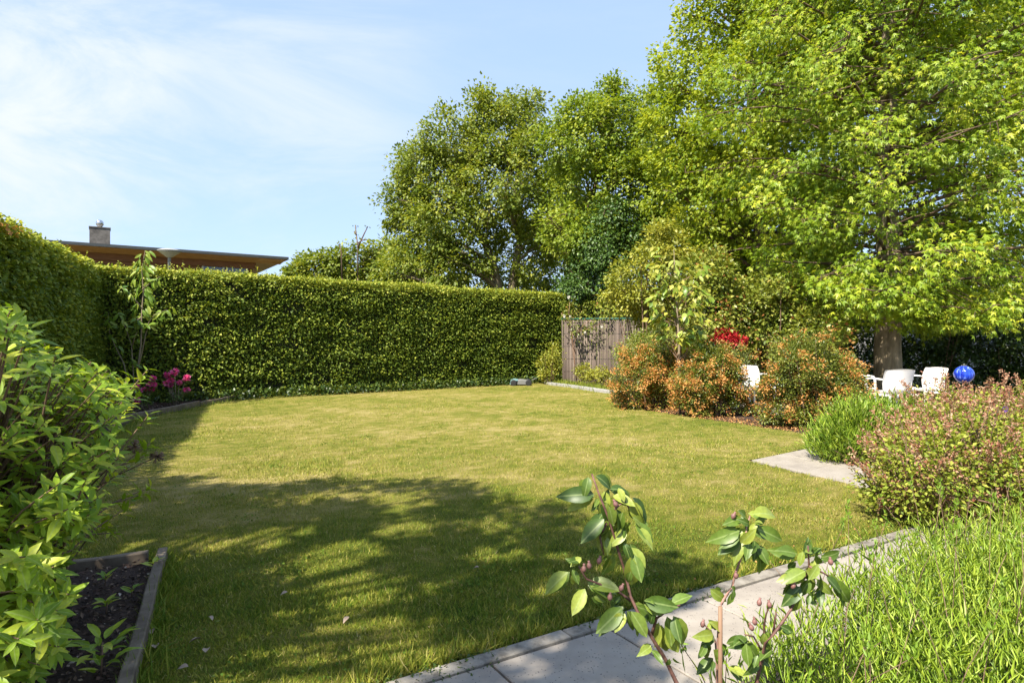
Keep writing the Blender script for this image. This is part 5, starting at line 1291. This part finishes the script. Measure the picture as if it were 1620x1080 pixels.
sapling('apple sapling furthest left of the three, tall with dark stem leaning over the slab joint', 1.62,
        [([(720, 1060), (700, 1006), (650, 900), (600, 820), (540, 720), (495, 620), (470, 510), (445, 430), (400, 280), (360, 180), (325, 82)], .0062, .0022), ([(495, 640), (440, 600), (300, 545), (268, 490)], .0035, .002), ([(590, 790), (610, 720), (650, 690), (715, 660)], .0045, .002), ([(390, 300), (360, 360), (378, 440)], .003, .0015), ([(400, 260), (470, 200), (510, 270)], .003, .0015)],
        LV1, [(313, 487), (358, 465), (405, 625), (455, 585), (430, 215), (290, 500)], 'apple_bark')
LV2 = [(990,290,915,302),(985,330,873,372),(980,350,902,398),(1005,275,985,245),(1030,262,1147,240),(1040,300,1092,282),(1040,330,1147,345),(970,380,932,442),(990,370,960,455),(1000,380,985,445),(1020,380,1010,455),(1040,370,1062,455),(1055,390,1102,472),(1010,300,983,268),(1000,330,948,332),(1020,350,1052,298),(1030,400,1042,446),(960,320,930,280),(1000,360,1035,330),(985,400,940,420),(860,590,907,606),(950,590,950,642),(875,740,845,752),(865,790,797,802),(832,830,800,892),(865,890,798,955),(920,935,1003,966),(875,850,905,905),(880,770,850,730)]
mid = sapling('apple sapling in the middle, its pinkish stem rising above a brown cane', 1.72,
        [([(885, 1060), (880, 1006), (878, 900), (886, 760), (893, 670), (905, 640), (945, 580), (960, 520), (985, 450), (1000, 400), (1010, 310), (1025, 265)], .0052, .002), ([(878, 900), (870, 820), (850, 775), (820, 745)], .003, .0015)],
        LV2, [(815, 745), (950, 268), (962, 530)], 'pink_bark')
def cane():
    Y = 1.69; a = at(820+893*.358, 1090, Y); t = at(820+893*.358, 720+668*.358, Y); V, F = lathe([(.0068, -.05), (.0064, t.z*.35), (.0070, t.z*.36), (.0064, t.z*.37), (.0060, t.z*.72), (.0066, t.z*.73), (.0060, t.z*.74), (.0058, t.z), (.004, t.z+.001)], 12)
    g = Geo(); g.raw([(a.x+x, Y+y, z) for x, y, z in V], F)
    tag(link('garden_cane', g.mesh('garden_cane', True), M['stake']), 'straight brown garden cane holding up the middle apple sapling', 'garden cane')
cane()
LV3 = [(1240,435,1128,425),(1260,420,1243,482),(1260,440,1292,383),(1300,430,1342,410),(1310,440,1332,502),(1310,460,1288,514),(1330,450,1425,440),(1275,508,1178,552),(1285,535,1262,612),(1330,520,1348,605),(1205,545,1186,602),(1240,600,1208,692),(1290,600,1280,668),(1335,590,1337,645),(1358,520,1425,590),(1385,545,1457,668),(960,800,992,835),(1000,830,1042,905),(1060,850,1112,912),(1050,900,1082,955),(1100,840,1122,885),(1150,770,1200,795),(1250,500,1300,560),(1230,470,1190,500),(1060,880,1040,935),(1010,800,960,830),(1090,780,1080,840),(1270,640,1310,610)]
sapling('apple sapling furthest right of the three, bending over the lavender with pink fruitlets', 1.66,
        [([(1040, 1060), (1052, 1006), (1065, 950), (1092, 830), (1150, 760), (1205, 680), (1240, 600), (1285, 490), (1280, 400)], .006, .0022), ([(1092, 830), (1085, 760), (1095, 700), (1112, 665)], .003, .0015), ([(1080, 870), (1040, 800), (1000, 790)], .003, .0015), ([(1125, 790), (1135, 720), (1140, 690)], .003, .002), ([(1285, 490), (1350, 520), (1390, 545)], .003, .0015)],
        LV3, [(1065, 650), (1110, 660), (1045, 735), (1030, 760), (1380, 470), (1215, 575)], 'apple_bark')

# ------------------------------------------------------------------ fallen leaves on the grass
M['dryleaf'] = plain('dry_leaf', (.34, .25, .18), rough=.8, var=.3, scale=30)
dl = leaf_mesh('dry_leaf', .28, .25, .6, .45, 77); dl.materials.append(M['dryleaf'])
for i, (px, py) in enumerate(((318, 1020), (325, 1043), (298, 1066), (246, 1036), (240, 1005), (330, 985), (455, 945), (758, 905), (240, 1060), (552, 985))):
    p = gnd(px, py); o = bpy.data.objects.new('fallen_leaf', dl); COL.objects.link(o); o.location = (p.x, p.y, .03); s = random.uniform(.03, .055); o.scale = (s, s, s); o.rotation_euler = (random.uniform(-.4, .4), random.uniform(-.4, .4), random.uniform(0, 6))
    tag(o, ('dry brown fallen leaf in the shade, middle of the three beside the long board', 'dry brown fallen leaf in the shade just below the larger one beside the long board', 'dry fallen leaf close to the bottom edge of the frame, right of the long board', 'dry fallen leaf touching the lower part of the long board', 'dry fallen leaf beside the upper half of the long board', 'lone dry fallen leaf in the grass right of the near flower bed', 'dry fallen leaf alone in the dappled shade at mid lawn', 'dry fallen leaf in the grass nearest the left apple sapling', 'dry fallen leaf in the bottom corner between the grass and the long board', 'dry fallen leaf in the shaded grass nearest the path kerb')[i], 'fallen leaf', 'fallen leaves on the lawn')

# low weeds and clover patches in the turf
lw_ = Leaves(); m = 150
wx = rng.uniform(-5.5, 3.5, m); wy = np.exp(rng.uniform(math.log(2.2), math.log(15), m)); ok = in_poly(wx, wy, LAWN); wx, wy = wx[ok], wy[ok]
idx = np.repeat(np.arange(len(wx)), 34); n = len(idx); rr = .05+.10*rng.random(len(wx))
P = np.stack([wx[idx]+rng.normal(size=n)*rr[idx], wy[idx]+rng.normal(size=n)*rr[idx], .012+.02*rng.random(n)], -1)
P = P[in_poly(P[:, 0], P[:, 1], LAWN)]; n = len(P)
lw_.add(T_LEAF, P, rnd(n)+np.array([0, 0, .2]), rnd(n, .45)+np.array([0, 0, 1]), .016*(.6+.8*rng.random(n)), .02)
tag(link('turf_weeds', lw_.mesh('turf_weeds'), M['spirea_turf']), label='small clover and weed leaves scattered through the turf', kind='stuff')
# moss, soil and short grass creeping over the kerb and along the slab joints
lk = Leaves(); n = 2600; t = rng.random(n); P = np.array(e0-du*1.2)+np.array(du)*(t*5.2)[:, None]+np.array(dn)*(rng.normal(size=n)*.018+np.where(rng.random(n) < .35, .084, .012))[:, None]
gate = pnoise(t*5.2, t*0, 91, 5) > -.1; P = P[gate]; n = len(P); P[:, 2] = .008+.012*rng.random(n)
lk.add(T_LEAF, P, rnd(n)+np.array([0, 0, .5]), rnd(n, .6)+np.array([0, 0, 1]), .016*(.5+rng.random(n)), .016)
tag(link('kerb_moss', lk.mesh('kerb_moss'), M['dark']), label='moss and short weeds along the kerb stones', kind='stuff')
